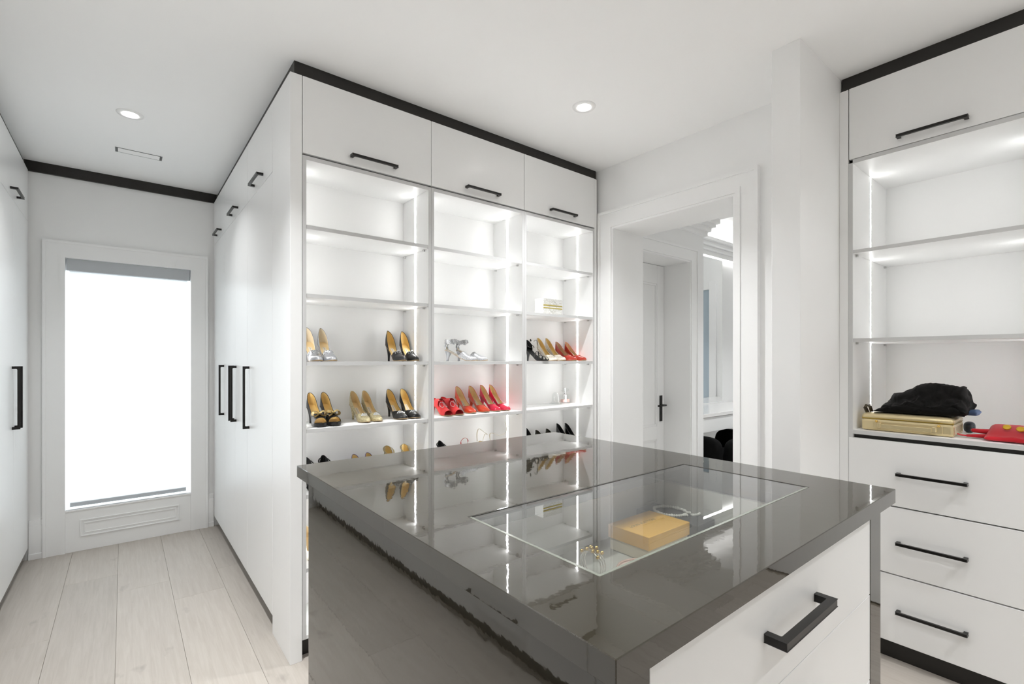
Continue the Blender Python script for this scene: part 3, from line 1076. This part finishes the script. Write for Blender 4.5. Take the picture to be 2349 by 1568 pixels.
SM = {}
SM['black_satin'] = pmat('black_satin', (.006, .006, .006), .42, sheen=.05)
SM['black_patent'] = pmat('black_patent', (.006, .006, .006), .12, coat=.5)
SM['black_suede'] = pmat('black_suede', (.006, .006, .006), .9)
SM['silver_satin'] = pmat('silver_satin', (.42, .43, .45), .26, .6)
SM['gold_lining'] = pmat('gold_lining', (.70, .50, .19), .40, .15)
SM['tan_lining'] = pmat('tan_lining', (.70, .53, .28), .42, .1)
SM['cream_lining'] = pmat('cream_lining', (.72, .62, .45), .45)
SM['gold_glitter'] = glitter('gold_glitter', (.34, .28, .14), (.82, .74, .50))
SM['champagne_glitter'] = glitter('champagne_glitter', (.50, .44, .36), (.95, .90, .80))
SM['silver_glitter'] = glitter('silver_glitter', (.16, .165, .17), (.80, .81, .83))
SM['bow_glitter'] = glitter('bow_glitter', (.22, .15, .05), (.70, .55, .25), 1300)
SM['red_suede'] = pmat('red_suede', (.52, .010, .012), .85, sheen=.2)
SM['orange_patent'] = pmat('orange_red_patent', (.52, .045, .012), .12, coat=.7)
SM['pink_patent'] = pmat('pink_red_patent', (.62, .018, .060), .12, coat=.7)
SM['red_patent'] = pmat('brick_red_patent', (.42, .030, .014), .14, coat=.6)
SM['nude_lining'] = pmat('nude_lining', (.60, .40, .24), .25, .2, coat=.4)
SM['blue_satin'] = pmat('royal_blue_satin', (.030, .022, .22), .35)
SM['cream_leather'] = pmat('cream_leather', (.74, .70, .58), .35)
SM['olive'] = pmat('dark_olive_leather', (.020, .018, .010), .35)
SM['pewter'] = pmat('pewter_gold', (.42, .36, .22), .28, .8)
SM['sole_tan'] = pmat('tan_sole', (.36, .25, .13), .5)
SM['sole_dark'] = pmat('dark_sole', (.015, .012, .010), .5)
SM['patch'] = pmat('label_patch', (.66, .60, .50), .5)
SM['print'] = pmat('label_print', (.06, .05, .04), .6)

def build_pump(name, label, S, up, lin, sole='sole_tan', heel=None, group=None, patch=True, ornament=None, bow=None, cat='shoe', r=.0048, text='JIMMY CHOO', insole=None, block=1.0):
    t = thing(name, label, cat, (0, 0, 0), 0, group)
    u1 = .88 if S.peep else 1.0
    u_ = link('upper', S.upper(0, 0, u1), SM[up], t, local=True)
    link('lining', S.upper(.0014, 0, min(.80, u1)), SM[lin], u_, local=True)
    link('piping', MB().tube([(p[0], p[1], p[2]) for p in S.rim_line()], .0013, 6), SM[up], u_, local=True)
    ins = link('insole', S.insole(1.0 if S.peep else .80), SM[insole or lin], t, local=True)
    if patch:
        link('label_patch', S.patch(), SM['patch'], ins, local=True)
        link('lettering', S.patch_text(text), SM['print'], ins, local=True)
    link('sole', S.sole(), SM[sole], t, local=True)
    link('heel', S.heel(r, block), SM[heel or up], t, local=True)
    if ornament:
        link('crystal_ornament', S.crystals(**ornament), M['crystal'], t, local=True)
    if bow:
        mb = MB()
        u = .70
        c = Vector(S.pt(u, PI / 2, 1)) + Vector((.004, 0, .008))
        for sg in (-1, 1):
            rows = []
            for k in range(13):
                a = 2 * PI * k / 12
                y = sg * (.002 + .030 * (.5 - .5 * math.cos(a)))
                h = .014 * math.sin(a) * (.35 + .65 * abs(math.sin(a / 2)))
                rows.append([(c.x + xx * (1 + .9 * (.5 - .5 * math.cos(a))), c.y + y, c.z + h + .003 * math.cos(xx * 300)) for xx in (-.011, -.005, 0, .005, .011)])
            mb.grid(rows)
            tail = [[(c.x + .006 + xx + .022 * f, c.y + sg * (.006 + .023 * f), c.z - .002 - .012 * f) for xx in (-.009, 0, .009)] for f in (0, .35, .7, 1)]
            mb.grid(tail)
        mb.ball((c.x, c.y, c.z), (.009, .006, .007))
        b_ = link('bow', mb, SM['bow_glitter'], t, local=True)
    return t

def build_sandal(name, label, S, leather, lin, straps, sole='sole_dark', group=None, heel=None, r=.005, counter=None, block=1.0, extras=None, cup=None):
    t = thing(name, label, 'shoe', (0, 0, 0), 0, group)
    link('insole', S.insole(1.0), SM[lin], t, local=True)
    link('sole', S.sole(), SM[sole], t, local=True)
    link('heel', S.heel(r, block), SM[heel or leather], t, local=True)
    if counter:
        u_ = link('heel_cup', S.upper(0, 0, counter), SM[leather], t, local=True)
        link('lining', S.upper(.0014, 0, counter), SM[cup or lin], u_, local=True)
    for pts, w in straps(S):
        link('strap', strap_mesh(pts, w), SM[leather], t, local=True)
    if extras:
        for nm, mb, mt in extras(S):
            link(nm, mb, mt, t, local=True)
    return t

def vamp_strap(S, u, lift=0.0, skew=0.0):
    pts = []
    for k in range(9):
        th = PI * k / 8
        uu = u + skew * (k / 8 - .5)
        w = S.w(uu)
        pts.append((uu * S.L, -w * math.cos(th) * 1.02, S.zs(uu) + (S.hl(uu) * .78 + lift) * math.sin(th) + .001))
    return pts
def ankle_loop(S, zlift, r=.030, x=.040):
    return [(x + r * math.cos(a) * 1.25, r * math.sin(a), S.H + zlift - .020 * (1 + math.cos(a))) for a in [2 * PI * k / 16 for k in range(17)]]

YH = YF + .258          # default line of the heel backs
def Xat(px, Y):
    """x where the photo column px meets the plane y = Y (camera at the origin)"""
    a = math.atan(891.5 / 1103.0)
    fx, fy = math.sin(a), math.cos(a)
    t_ = (px - 1174.5) / 1103.0
    return Y * (fx + t_ * fy) / (fy - t_ * fx)
def place(t, px, z, yaw=0.0, yh=YH):
    t.location = (Xat(px, yh), yh, z + .0005)
    t.rotation_euler = (0, 0, -PI / 2 + yaw)
def pair(t, px2, z, label, yaw=0.0, yh=YH, group=None):
    return dup(t, (Xat(px2, yh), yh, z + .0005), -PI / 2 + yaw, label, group or t.get('group'))

z1, z2, z3, z4 = SHZ[2], SHZ[3], SHZ[4], SHZ[5]
# left bay, eye-level shelf
S = Shoe(H=.100, kind='dorsay', ut=.62)
t = build_pump('pump', 'silver satin cut-out pump half hidden at the left end of the eye-level shelf', S, 'silver_satin', 'cream_lining', group=None, insole='tan_lining',
               ornament=dict(uc=.66, spread_u=.05, spread_y=.5, n=16, side=-.45, r=.0026))
place(t, 703, z1)
pair(t, 735, z1, 'silver satin cut-out pump standing in full view at the left of the eye-level shelf')
t = build_pump('pump', 'black satin cut-out pump with crystals, farther from the light strip on the eye-level shelf', S, 'black_satin', 'gold_lining',
               ornament=dict(uc=.645, spread_u=.045, spread_y=.75, n=26, side=0, r=.0030))
place(t, 889, z1)
pair(t, 921.5, z1, 'black satin cut-out pump with crystals, close to the light strip on the eye-level shelf', -.05)
# left bay, second shelf
S = Shoe(H=.092, plat=.012, toe=ROUND, peep=True, ut=.66, ws=.86)
t = build_pump('peep_toe_shoe', 'black peep-toe platform with gold bow, leftmost shoe on the second shelf', S, 'black_satin', 'gold_lining', sole='black_satin', bow=True, patch=False)
place(t, 710, z2, 0, YH - .02)
pair(t, 741, z2, 'black peep-toe platform with gold bow, second shoe from the left on its shelf', 0, YH - .02)
S = Shoe(H=.090, L=.22, toe=POINTY, ut=.69, ws=.87)
t = build_pump('pump', 'gold glitter pump with crystal brooch, left one of its pair', S, 'gold_glitter', 'tan_lining', ornament=dict(uc=.755, spread_u=.06, spread_y=.55, n=40, side=0, r=.0034))
place(t, 807, z2, .03, YH)
pair(t, 834, z2, 'gold glitter pump with crystal brooch, right one of its pair', .03, YH)
S = Shoe(H=.092, toe=ROUND, ut=.69)
t = build_pump('pump', 'closed black pump with crystal brooch, left one of the pair below the cut-out pumps', S, 'black_satin', 'gold_lining', ornament=dict(uc=.755, spread_u=.055, spread_y=.6, n=40, side=0, r=.0034))
place(t, 890, z2)
pair(t, 921.5, z2, 'closed black pump with crystal brooch, right one of its pair by the light strip', -.05)
# left bay, third shelf, partly hidden by the island
S = Shoe(H=.070, ut=.6)
def black_straps(S):
    yield vamp_strap(S, .80), .006
    yield vamp_strap(S, .66, .002), .006
    yield ankle_loop(S, .052, .028, .034), .0035
    yield [(.004, 0, S.H + .03), (.006, .004, S.H + .055)], .005
t = build_sandal('sandal', 'black ankle-strap sandal at the left end of the shelf, mostly hidden by the island', S, 'black_suede', 'black_suede', black_straps, counter=.2)
place(t, 701, z3, 0, YH - .02)
pair(t, 740, z3, 'black ankle-strap sandal with raised heel cup, seen above the island corner', 0, YH - .02)
S = Shoe(H=.050, ut=.69)
t = build_pump('pump', 'royal blue pump showing above the island edge, left one of the pair', S, 'blue_satin', 'gold_lining', patch=False)
place(t, 811, z3)
pair(t, 842, z3, 'royal blue pump showing above the island edge, right one of the pair')
S = Shoe(H=.085, ut=.6, rim=[(0, .062), (.08, .058), (.18, .028), (.24, .012), (.7, .01)])
def pewter_straps(S):
    yield vamp_strap(S, .78), .006
    yield ankle_loop(S, .058, .027, .034), .004
t = build_sandal('sandal', 'pewter-gold ankle-strap sandal with black insole, left one of the pair above the island edge', S, 'pewter', 'black_suede', pewter_straps, counter=.24, cup='gold_lining')
place(t, 886, z3, 0, YH - .03)
pair(t, 925, z3, 'pewter-gold ankle-strap sandal with black insole, right one of the pair by the light strip', -.03, YH - .04)
# left bay, low shelf seen through the slit beside the island
S = Shoe(H=.06, ut=.69, ws=.85)
t = build_pump('pump', 'cream shoe on the low shelf seen in the slit beside the island', S, 'cream_leather', 'tan_lining', patch=False, ornament=dict(uc=.72, spread_u=.06, spread_y=.6, n=20, r=.004))
place(t, 700, z4, 0, YH - .01)
pair(t, 728, z4, 'cream shoe on the low shelf hidden behind the island panel', 0, YH - .01)

# middle bay, eye-level shelf: pair of silver glitter shoes turned to the side
S = Shoe(H=.070, L=.205, ut=.60, rim=[(0, .03), (.05, .012), (.1, .004), (.5, .003), (.55, .02), (.7, .03)])
def build_cuff(label):
    t = build_pump('cuffed_heel', label, S, 'silver_glitter', 'cream_lining', patch=False, heel='silver_satin', r=.006)
    rows = []
    for k in range(25):
        a = 2 * PI * k / 24
        q = 1 + .05 * math.sin(9 * a)
        rows.append([(.034 + .033 * q * math.cos(a), .029 * q * math.sin(a), S.H + .035 + f * .026 + .003 * math.sin(5 * a)) for f in (0, .33, .66, 1)])
    link('ankle_cuff', MB().grid(rows), SM['silver_glitter'], t, local=True)
    mb = MB()
    for sg in (-1, 1):
        mb.ball((.066, sg * .018, S.H + .053), (.009, .017, .013), 6, 10)
    mb.ball((.07, 0, S.H + .052), (.009, .007, .008), 5, 8)
    for k in range(10):
        mb.octa((.074 + .002 * (k % 2), -.014 + .0031 * k, S.H + .05 + .004 * math.sin(k * 2)), .0032)
    link('jewelled_bow', mb, SM['silver_glitter'], t, local=True)
    for sg in (-1, 1):
        link('strap', strap_mesh([(.012, sg * .020, S.H + .002), (.010, sg * .024, S.H + .02), (.016, sg * .028, S.H + .038)], .006), SM['silver_satin'], t, local=True)
    return t
t = build_cuff('silver glitter shoe with ankle cuff, nearer one of the pair turned sideways')
t.location = (Xat(1020, 2.545), 2.545, z1 + .0005)
t.rotation_euler = (0, 0, -PI / 2 + .75)
dup(t, (Xat(1046, 2.59), 2.59, z1 + .0005), -PI / 2 + .75, 'silver glitter shoe with ankle cuff, rear one of the pair turned sideways')
# middle bay, second shelf
S = Shoe(H=.085, toe=ROUND, peep=True, ut=.52, hs=1.05, ws=.84, rim=[(0, .012), (.1, .008), (.3, .006), (.38, .01), (.44, .035), (.52, .06)])
def build_mule(label):
    t = build_pump('mule', label, S, 'red_suede', 'red_suede', patch=False, r=.006)
    rows = []
    for k in range(11):
        th = PI * (.12 + .76 * k / 10)
        rows.append([((.46 - .10 * math.sin(th) + du) * S.L, -.034 * math.cos(th), S.zs(.5) + (.070 + du * .02) * math.sin(th)) for du in (-.10, -.03, .04, .11)])
    link('raised_tongue', MB().grid(rows), SM['red_suede'], t, local=True)
    mb = MB()
    for k in range(22):
        a = 2 * PI * k / 22
        for sg in (-1, 1):
            yy = sg * .011 + .010 * math.cos(a)
            mb.octa((.60 * S.L + .016 * math.sin(a), yy, S.zs(.6) + .056 - 2.0 * abs(yy) * .35 - .012 * math.sin(a)), .0026)
    link('crystal_buckle', mb, M['crystal'], t, local=True)
    return t
t = build_mule('red suede mule with crystal buckle, cut off by the divider')
place(t, 990, z2, .05, YH - .03)
pair(t, 1014, z2, 'red suede mule with crystal buckle, beside the orange pumps', .05, YH - .03)
S = Shoe(H=.092, ut=.69)
t = build_pump('pump', 'orange-red patent pump, left one of the pair beside the red mules', S, 'orange_patent', 'tan_lining', r=.0055)
place(t, 1047, z2)
pair(t, 1077, z2, 'orange-red patent pump, right one of the pair, touching the pink pumps')
S = Shoe(H=.096, ut=.69, toe=POINTY, ws=.82)
t = build_pump('pump', 'pink-red pointed pump, left one of the pair near the light strip', S, 'pink_patent', 'tan_lining', r=.0055)
place(t, 1102.5, z2, 0)
pair(t, 1123, z2, 'pink-red pointed pump nearest the light strip of the middle bay', .02, YH - .01)
# middle bay, third shelf
S = Shoe(H=.075, ut=.6)
t = build_sandal('sandal', 'black shoe just peeking over the island edge in the middle bay', S, 'black_suede', 'black_suede', black_straps, counter=.2)
place(t, 1007, z3, 0, YH - .03)
def red_straps(S):
    yield vamp_strap(S, .78), .005
    yield [(.004, -.022, S.H + .01), (.008, -.026, S.H + .045), (.012, 0, S.H + .062), (.008, .026, S.H + .045), (.004, .022, S.H + .01)], .003
t = build_sandal('sandal', 'red sandal whose thin strap arches above the island edge', S, 'red_suede', 'red_suede', red_straps)
place(t, 1064, z3, 0, YH - .03)
S = Shoe(H=.105, ut=.6)
def cream_straps(S):
    yield vamp_strap(S, .80), .005
    yield vamp_strap(S, .70, .002), .005
    yield [(.006, -.022, S.H + .004), (.012, -.028, S.H + .055), (.036, -.030, S.H + .088), (.064, -.012, S.H + .070), (.060, .020, S.H + .05), (.02, .028, S.H + .045), (.006, .022, S.H + .004)], .0036
t = build_sandal('strappy_sandal', 'cream strappy sandal with looped ankle strap, left one of the pair', S, 'cream_leather', 'tan_lining', cream_straps)
place(t, 1100, z3, 0, 2.56)
def cream_straps2(S):
    yield vamp_strap(S, .80), .005
    yield vamp_strap(S, .70, .002), .005
    yield [(.006, -.022, S.H + .004), (.01, -.03, S.H + .05), (.04, -.03, S.H + .062), (.075, 0, S.H + .05), (.10, .03, S.H + .07), (.105, .032, S.H + .105), (.094, .026, S.H + .135)], .0036
t = build_sandal('strappy_sandal', 'cream strappy sandal with its strap end standing up, by the light strip', S, 'cream_leather', 'tan_lining', cream_straps2)
place(t, 1130, z3, 0, 2.50)

# right bay, eye-level shelf
S = Shoe(H=.085, ut=.6, toe=ROUND)
def lace_straps(S):
    for k in range(6):
        yield vamp_strap(S, .52 + .075 * k, .004 * (k % 2), .12 if k % 2 else -.12), .0036
    yield ankle_loop(S, .045, .028, .034), .004
    yield [(.06, .015, S.H + .05), (.075, .03, S.H + .06), (.085, .028, S.H + .03), (.088, .03, S.H - .01)], .003
    yield [(.06, -.015, S.H + .05), (.08, -.03, S.H + .065), (.095, -.036, S.H + .05)], .003
t = build_sandal('strappy_sandal', 'black laced sandal at the left end of the right bay', S, 'black_patent', 'black_suede', lace_straps, counter=.2)
place(t, 1207, z1, 0, YH - .06)
S = Shoe(H=.105, L=.205, ut=.69)
t = build_pump('pump', 'champagne glitter pump, left one of the pair beside the laced sandal', S, 'champagne_glitter', 'gold_lining', patch=False)
place(t, 1233, z1)
pair(t, 1252, z1, 'champagne glitter pump, right one of the pair beside the red pumps')
S = Shoe(H=.080, L=.215, ut=.69)
t = build_pump('pump', 'brick-red patent pump, left one of the pair beside the champagne pumps', S, 'red_patent', 'nude_lining', patch=False)
place(t, 1275, z1)
pair(t, 1296, z1, 'brick-red patent pump nearest the light strip of the right bay', 0, YH - .03)
# right bay, third shelf
S = Shoe(H=.060, ut=.69)
t = build_pump('flat_pump', 'dark olive shoe behind the island edge, left one of the pair', S, 'olive', 'olive', patch=False)
place(t, 1229, z3)
pair(t, 1253, z3, 'dark olive shoe behind the island edge, right one of the pair')
S = Shoe(H=.090, ut=.69, ws=.84)
t = build_pump('pump', 'glossy black pump behind the island edge, left one of the overlapping pair', S, 'black_patent', 'black_satin', patch=False, sole='sole_tan')
place(t, 1277, z3)
pair(t, 1296, z3, 'glossy black pump behind the island edge, right one of the overlapping pair', 0, YH - .02)
t = dup(t, (Xat(1203, YH), YH, z3 + .0005), -PI / 2, 'glossy black pump half hidden by the left divider of the right bay')

# ------------------------------------------------------------------ small things on the shelves
bz = SHZ[1]
pb = thing('patterned_box', 'white gift box with gold-banded marbled front on a high shelf', 'box', (2.30, 2.44, bz))
link('carton', B(2.211, 2.391, 2.40, 2.484, bz + .0005, bz + .108), pmat('white_card', (.84, .84, .82), .5), pb, .001)
def marbled():
    m, nt, b = new_mat('grey_lace_print')
    g = nt.nodes.new('ShaderNodeNewGeometry')
    w_ = nt.nodes.new('ShaderNodeTexVoronoi')
    w_.feature = 'DISTANCE_TO_EDGE'
    w_.inputs['Scale'].default_value = 75
    nt.links.new(g.outputs['Position'], w_.inputs['Vector'])
    r = nt.nodes.new('ShaderNodeValToRGB')
    r.color_ramp.elements[0].color = (.46, .44, .38, 1)
    r.color_ramp.elements[1].color = (.66, .66, .64, 1)
    r.color_ramp.elements[1].position = .12
    nt.links.new(w_.outputs['Distance'], r.inputs[0])
    nt.links.new(r.outputs[0], b.inputs['Base Color'])
    b.inputs['Roughness'].default_value = .5
    return m
link('printed_front', MB().box(2.212, 2.390, 2.3985, 2.3999, bz + .066, bz + .107).box(2.212, 2.390, 2.3985, 2.3999, bz + .001, bz + .040), marbled(), pb)
gp = pmat('gold_print', (.52, .42, .12), .35, .4)
link('gold_band', MB().box(2.212, 2.390, 2.3975, 2.3999, bz + .058, bz + .066).box(2.212, 2.390, 2.3975, 2.3999, bz + .040, bz + .048), gp, pb)
mb = MB()
for rad in (.032, .026):
    pts = []
    for k in range(33):
        a = 2 * PI * k / 32
        pts.append((2.301 + rad * math.cos(a) * 1.15, 2.3978, bz + .054 + rad * math.sin(a) * 1.35))
    mb.tube(pts, .0008, 4, cap=False)
link('medallion', mb, pmat('medallion_print', (.50, .48, .42), .4), pb)

pf = thing('perfume_bottle', 'clear square perfume bottle with pink liquid and silver neck on the shelf', 'bottle', (2.606, 2.585, z2))
px_, py_ = 2.606, 2.585
link('bottle_body', B(px_ - .040, px_ + .040, py_ - .018, py_ + .018, z2 + .001, z2 + .066), M['bottle'], pf, .005)
pl = pmat('pink_perfume', (.80, .50, .46), .15)
link('liquid', B(px_ - .036, px_ + .036, py_ - .014, py_ + .014, z2 + .006, z2 + .028), pl, pf, .002)
link('neck', MB().lathe([(.009, 0), (.009, .018), (.007, .019), (.007, .046), (.001, .047)], 16, (px_, py_, z2 + .066)), pmat('silver_neck', (.75, .75, .76), .15, 1), pf)
mb = pillow(px_ - .042, px_ + .042, py_ - .012, py_ + .012, z2 + .084, z2 + .112, .8, 10, 20)
link('stopper', mb, M['bottle'], pf)
gd = thing('glass_cloche', 'clear glass dome beside the perfume bottle', 'dome', (2.49, 2.57, z2))
link('dome', MB().lathe([(.034, .004), (.036, .006), (.033, .012), (.026, .02), (.026, .055), (.022, .075), (.012, .086), (.001, .088)], 28, (2.49, 2.57, z2), cap=False), M['bottle'], gd)
link('foot', MB().lathe([(.046, .001), (.046, .004), (.03, .005)], 28, (2.49, 2.57, z2)), M['bottle'], gd)

# ------------------------------------------------------------------ things on the right-hand counter
KZ = 1.0605
gc = thing('vanity_case', 'pale gold hard vanity case with carry handle on the counter', 'case', (2.92, .585, KZ))
gold_l = pmat('pale_gold_leather', (.72, .60, .35), .24, .5, bump=(40, .35))
CX0, CX1, CY0, CY1 = 2.815, 3.03, .418, .757
link('case_body', B(CX0, CX1, CY0, CY1, KZ, KZ + .056), gold_l, gc, .012)
def lid_mesh():
    rows = []
    n = 20
    for zz, ins in ((.060, .0), (.070, .0), (.078, .005), (.083, .016), (.0855, .05), (.0865, .09)):
        r = []
        x0, x1, y0, y1 = CX0 + ins, CX1 - ins, CY0 + ins, CY1 - ins
        q = .014
        for (cx, cy, a0) in ((x1 - q, y1 - q, 0), (x0 + q, y1 - q, PI / 2), (x0 + q, y0 + q, PI), (x1 - q, y0 + q, 1.5 * PI)):
            for k in range(5):
                a = a0 + PI / 2 * k / 4
                r.append((cx + q * math.cos(a), cy + q * math.sin(a), KZ + zz + .004 * noise.noise(Vector((cx * 9, cy * 9, zz * 20))) * (ins > .01)))
        rows.append(r)
    mb = MB().grid(rows, close_v=True)
    mb.add(rows[-1], [tuple(range(20))])
    mb.add(rows[0], [tuple(reversed(range(20)))])
    return mb
link('lid', lid_mesh(), gold_l, gc)
zp = MB()
q = .012
zp.box(CX0 + .001, CX1 - .001, CY0 + .001, CY1 - .001, KZ + .054, KZ + .062)
link('zip', zp, pmat('brass_zip', (.46, .33, .08), .3, .8), gc, .004)
hd = MB().box(CX0 - .022, CX0 - .017, .49, .675, KZ + .016, KZ + .035)
hd.box(CX0 - .022, CX0 - .001, .675, .690, KZ + .018, KZ + .040)
hd.box(CX0 - .022, CX0 - .001, .475, .49, KZ + .018, KZ + .040)
h_ = link('carry_handle', hd, gold_l, gc, .002)
for yy in (.695, .468):
    link('handle_tab', B(CX0 - .004, CX0 + .001, yy - .012, yy + .012, KZ + .012, KZ + .044), gold_l, gc, .001)
    link('stud', MB().ball((CX0 - .008, yy, KZ + .046), .006), M['gold'], gc)

CT = KZ + .0865
def blob(x0, x1, y0, y1, z0, prof, n=30, m=22, wr=.010, seed=3, thick=None):
    """folded cloth: rounded slab whose top follows prof(f along y, g along x)"""
    rows = []
    for i in range(n + 1):
        f = i / n
        y = y1 + (y0 - y1) * f
        rr = []
        for j in range(m):
            a = 2 * PI * j / m
            ca, sa = math.cos(a), math.sin(a)
            gx = .5 + .5 * math.copysign(abs(ca) ** .45, ca)
            top = prof(f, gx)
            e = min(1, f * 9, (1 - f) * 22) ** .5
            zc = top / 2
            zz = zc + zc * math.copysign(abs(sa) ** .55, sa) * (.25 + .75 * e)
            p = Vector((x0 + (x1 - x0) * gx, y, z0 + zz))
            nn = noise.noise_vector(p * 26 + Vector((seed, 0, 0))) * wr + noise.noise_vector(p * 70 + Vector((0, seed, 0))) * wr * .35
            nn.z = nn.z if zz > .02 else max(nn.z, 0) * .2
            p += nn
            p.z = max(p.z, z0 + .0005)
            rr.append(tuple(p))
        rows.append(rr)
    mb = MB().grid(rows, close_v=True)
    mb.add(rows[0], [tuple(range(m))])
    mb.add(rows[-1], [tuple(reversed(range(m)))])
    return mb
def bj_prof(f, g):
    base = lerp([(0, .016), (.06, .035), (.16, .085), (.3, .10), (.5, .140), (.7, .136), (.93, .128), (1, .10)], f)
    return base * (.45 + .55 * smooth(0, .55, g))
black_cloth = pmat('worn_black_velvet', (.0022, .0018, .0014), .8, ior=1.28, sheen=.015, bump=(140, .6))
bj = thing('folded_garment', 'rumpled black velvet garment folded on top of the gold case', 'garment', (2.93, .56, CT))
link('cloth', blob(2.835, 3.06, .385, .712, CT + .001, bj_prof, 90, 56, .014), black_cloth, bj)
link('front_fold', blob(2.828, 2.95, .40, .705, CT + .001, lambda f, g: lerp([(0, .012), (.12, .04), (.3, .066), (.55, .06), (.9, .075), (1, .06)], f) * (.6 + .4 * g), 36, 20, .009, 8), black_cloth, bj)
bl = link('lining', blob(2.95, 3.06, .362, .43, CT + .0012, lambda f, g: .026, 14, 14, .004, 5), pmat('slate_blue_cloth', (.07, .12, .24), .7), bj)  # a separate blue cloth grouped with the garment, not its lining
bl['label'] = 'slate blue cloth poking out under the garment at the right end'
tag(link('dark_pouch', pillow(3.05, 3.12, .385, .425, KZ + .0005, KZ + .05, .75), pmat('dark_navy_fabric', (.018, .024, .034), .5, bump=(200, .6)), None, origin=(3.09, .41, KZ)),
    'dark navy pouch on the counter behind the end of the gold case', 'pouch')
cl = thing('hair_claw', 'small dark brown hair claw on the left corner of the gold case', 'hair clip', (2.90, .748, CT))
mb = MB()
for k in range(4):
    a = .5 * k
    mb.tube([(2.835 + .012 * k, .742, CT - .004), (2.838 + .012 * k, .752, CT + .018), (2.846 + .010 * k, .748, CT + .032), (2.852 + .010 * k, .735, CT + .024), (2.85 + .01 * k, .728, CT - .002)], .0035, 6)
link('teeth', mb, pmat('tortoise_brown', (.05, .035, .015), .2), cl)
link('spring_bar', MB().tube([(2.832, .745, CT + .026), (2.89, .742, CT + .03)], .005, 8), pmat('dark_bronze', (.10, .08, .05), .3, .7), cl)

red = pmat('red_knit', (.56, .006, .018), .8, sheen=.2, bump=(500, .4))
rg = thing('red_garment', 'red knitted garment with two round gold buttons on the counter', 'garment', (2.9, .26, KZ))
link('folded_body', blob(2.805, 3.02, .185, .325, KZ, lambda f, g: lerp([(0, .055), (.3, .062), (1, .058)], f) * (.42 + .58 * smooth(.05, .55, g)), 26, 22, .003, 4), red, rg)
mb = MB()
mb.tube([(2.90, .318, KZ + .030), (2.895, .345, KZ + .030), (2.89, .368, KZ + .032), (2.888, .374, KZ + .033)], [.014, .012, .0105, .006], 12, True, .8)
mb.tube([(2.87, .32, KZ + .013), (2.862, .36, KZ + .012), (2.858, .385, KZ + .010)], [.016, .011, .008], 12, True, .65)
link('sleeve', mb, red, rg)
link('strap_end', strap_mesh([(2.858, .38, KZ + .010), (2.850, .402, KZ + .012), (2.846, .412, KZ + .016)], .007, .4), red, rg)
for yy, xx, zz in ((.262, 2.868, .0635), (.222, 2.862, .0600)):
    mb = MB().lathe([(.001, .004), (.009, .0055), (.0125, .004), (.0135, 0)], 18, (0, 0, 0))
    R = Matrix.Rotation(-.75, 3, 'Y')
    mb.v = [tuple(R @ Vector(p) + Vector((xx, yy, KZ + zz - .006))) for p in mb.v]
    link('button', mb, pmat('yellow_gold_button', (.72, .45, .03), .3, .3), rg)
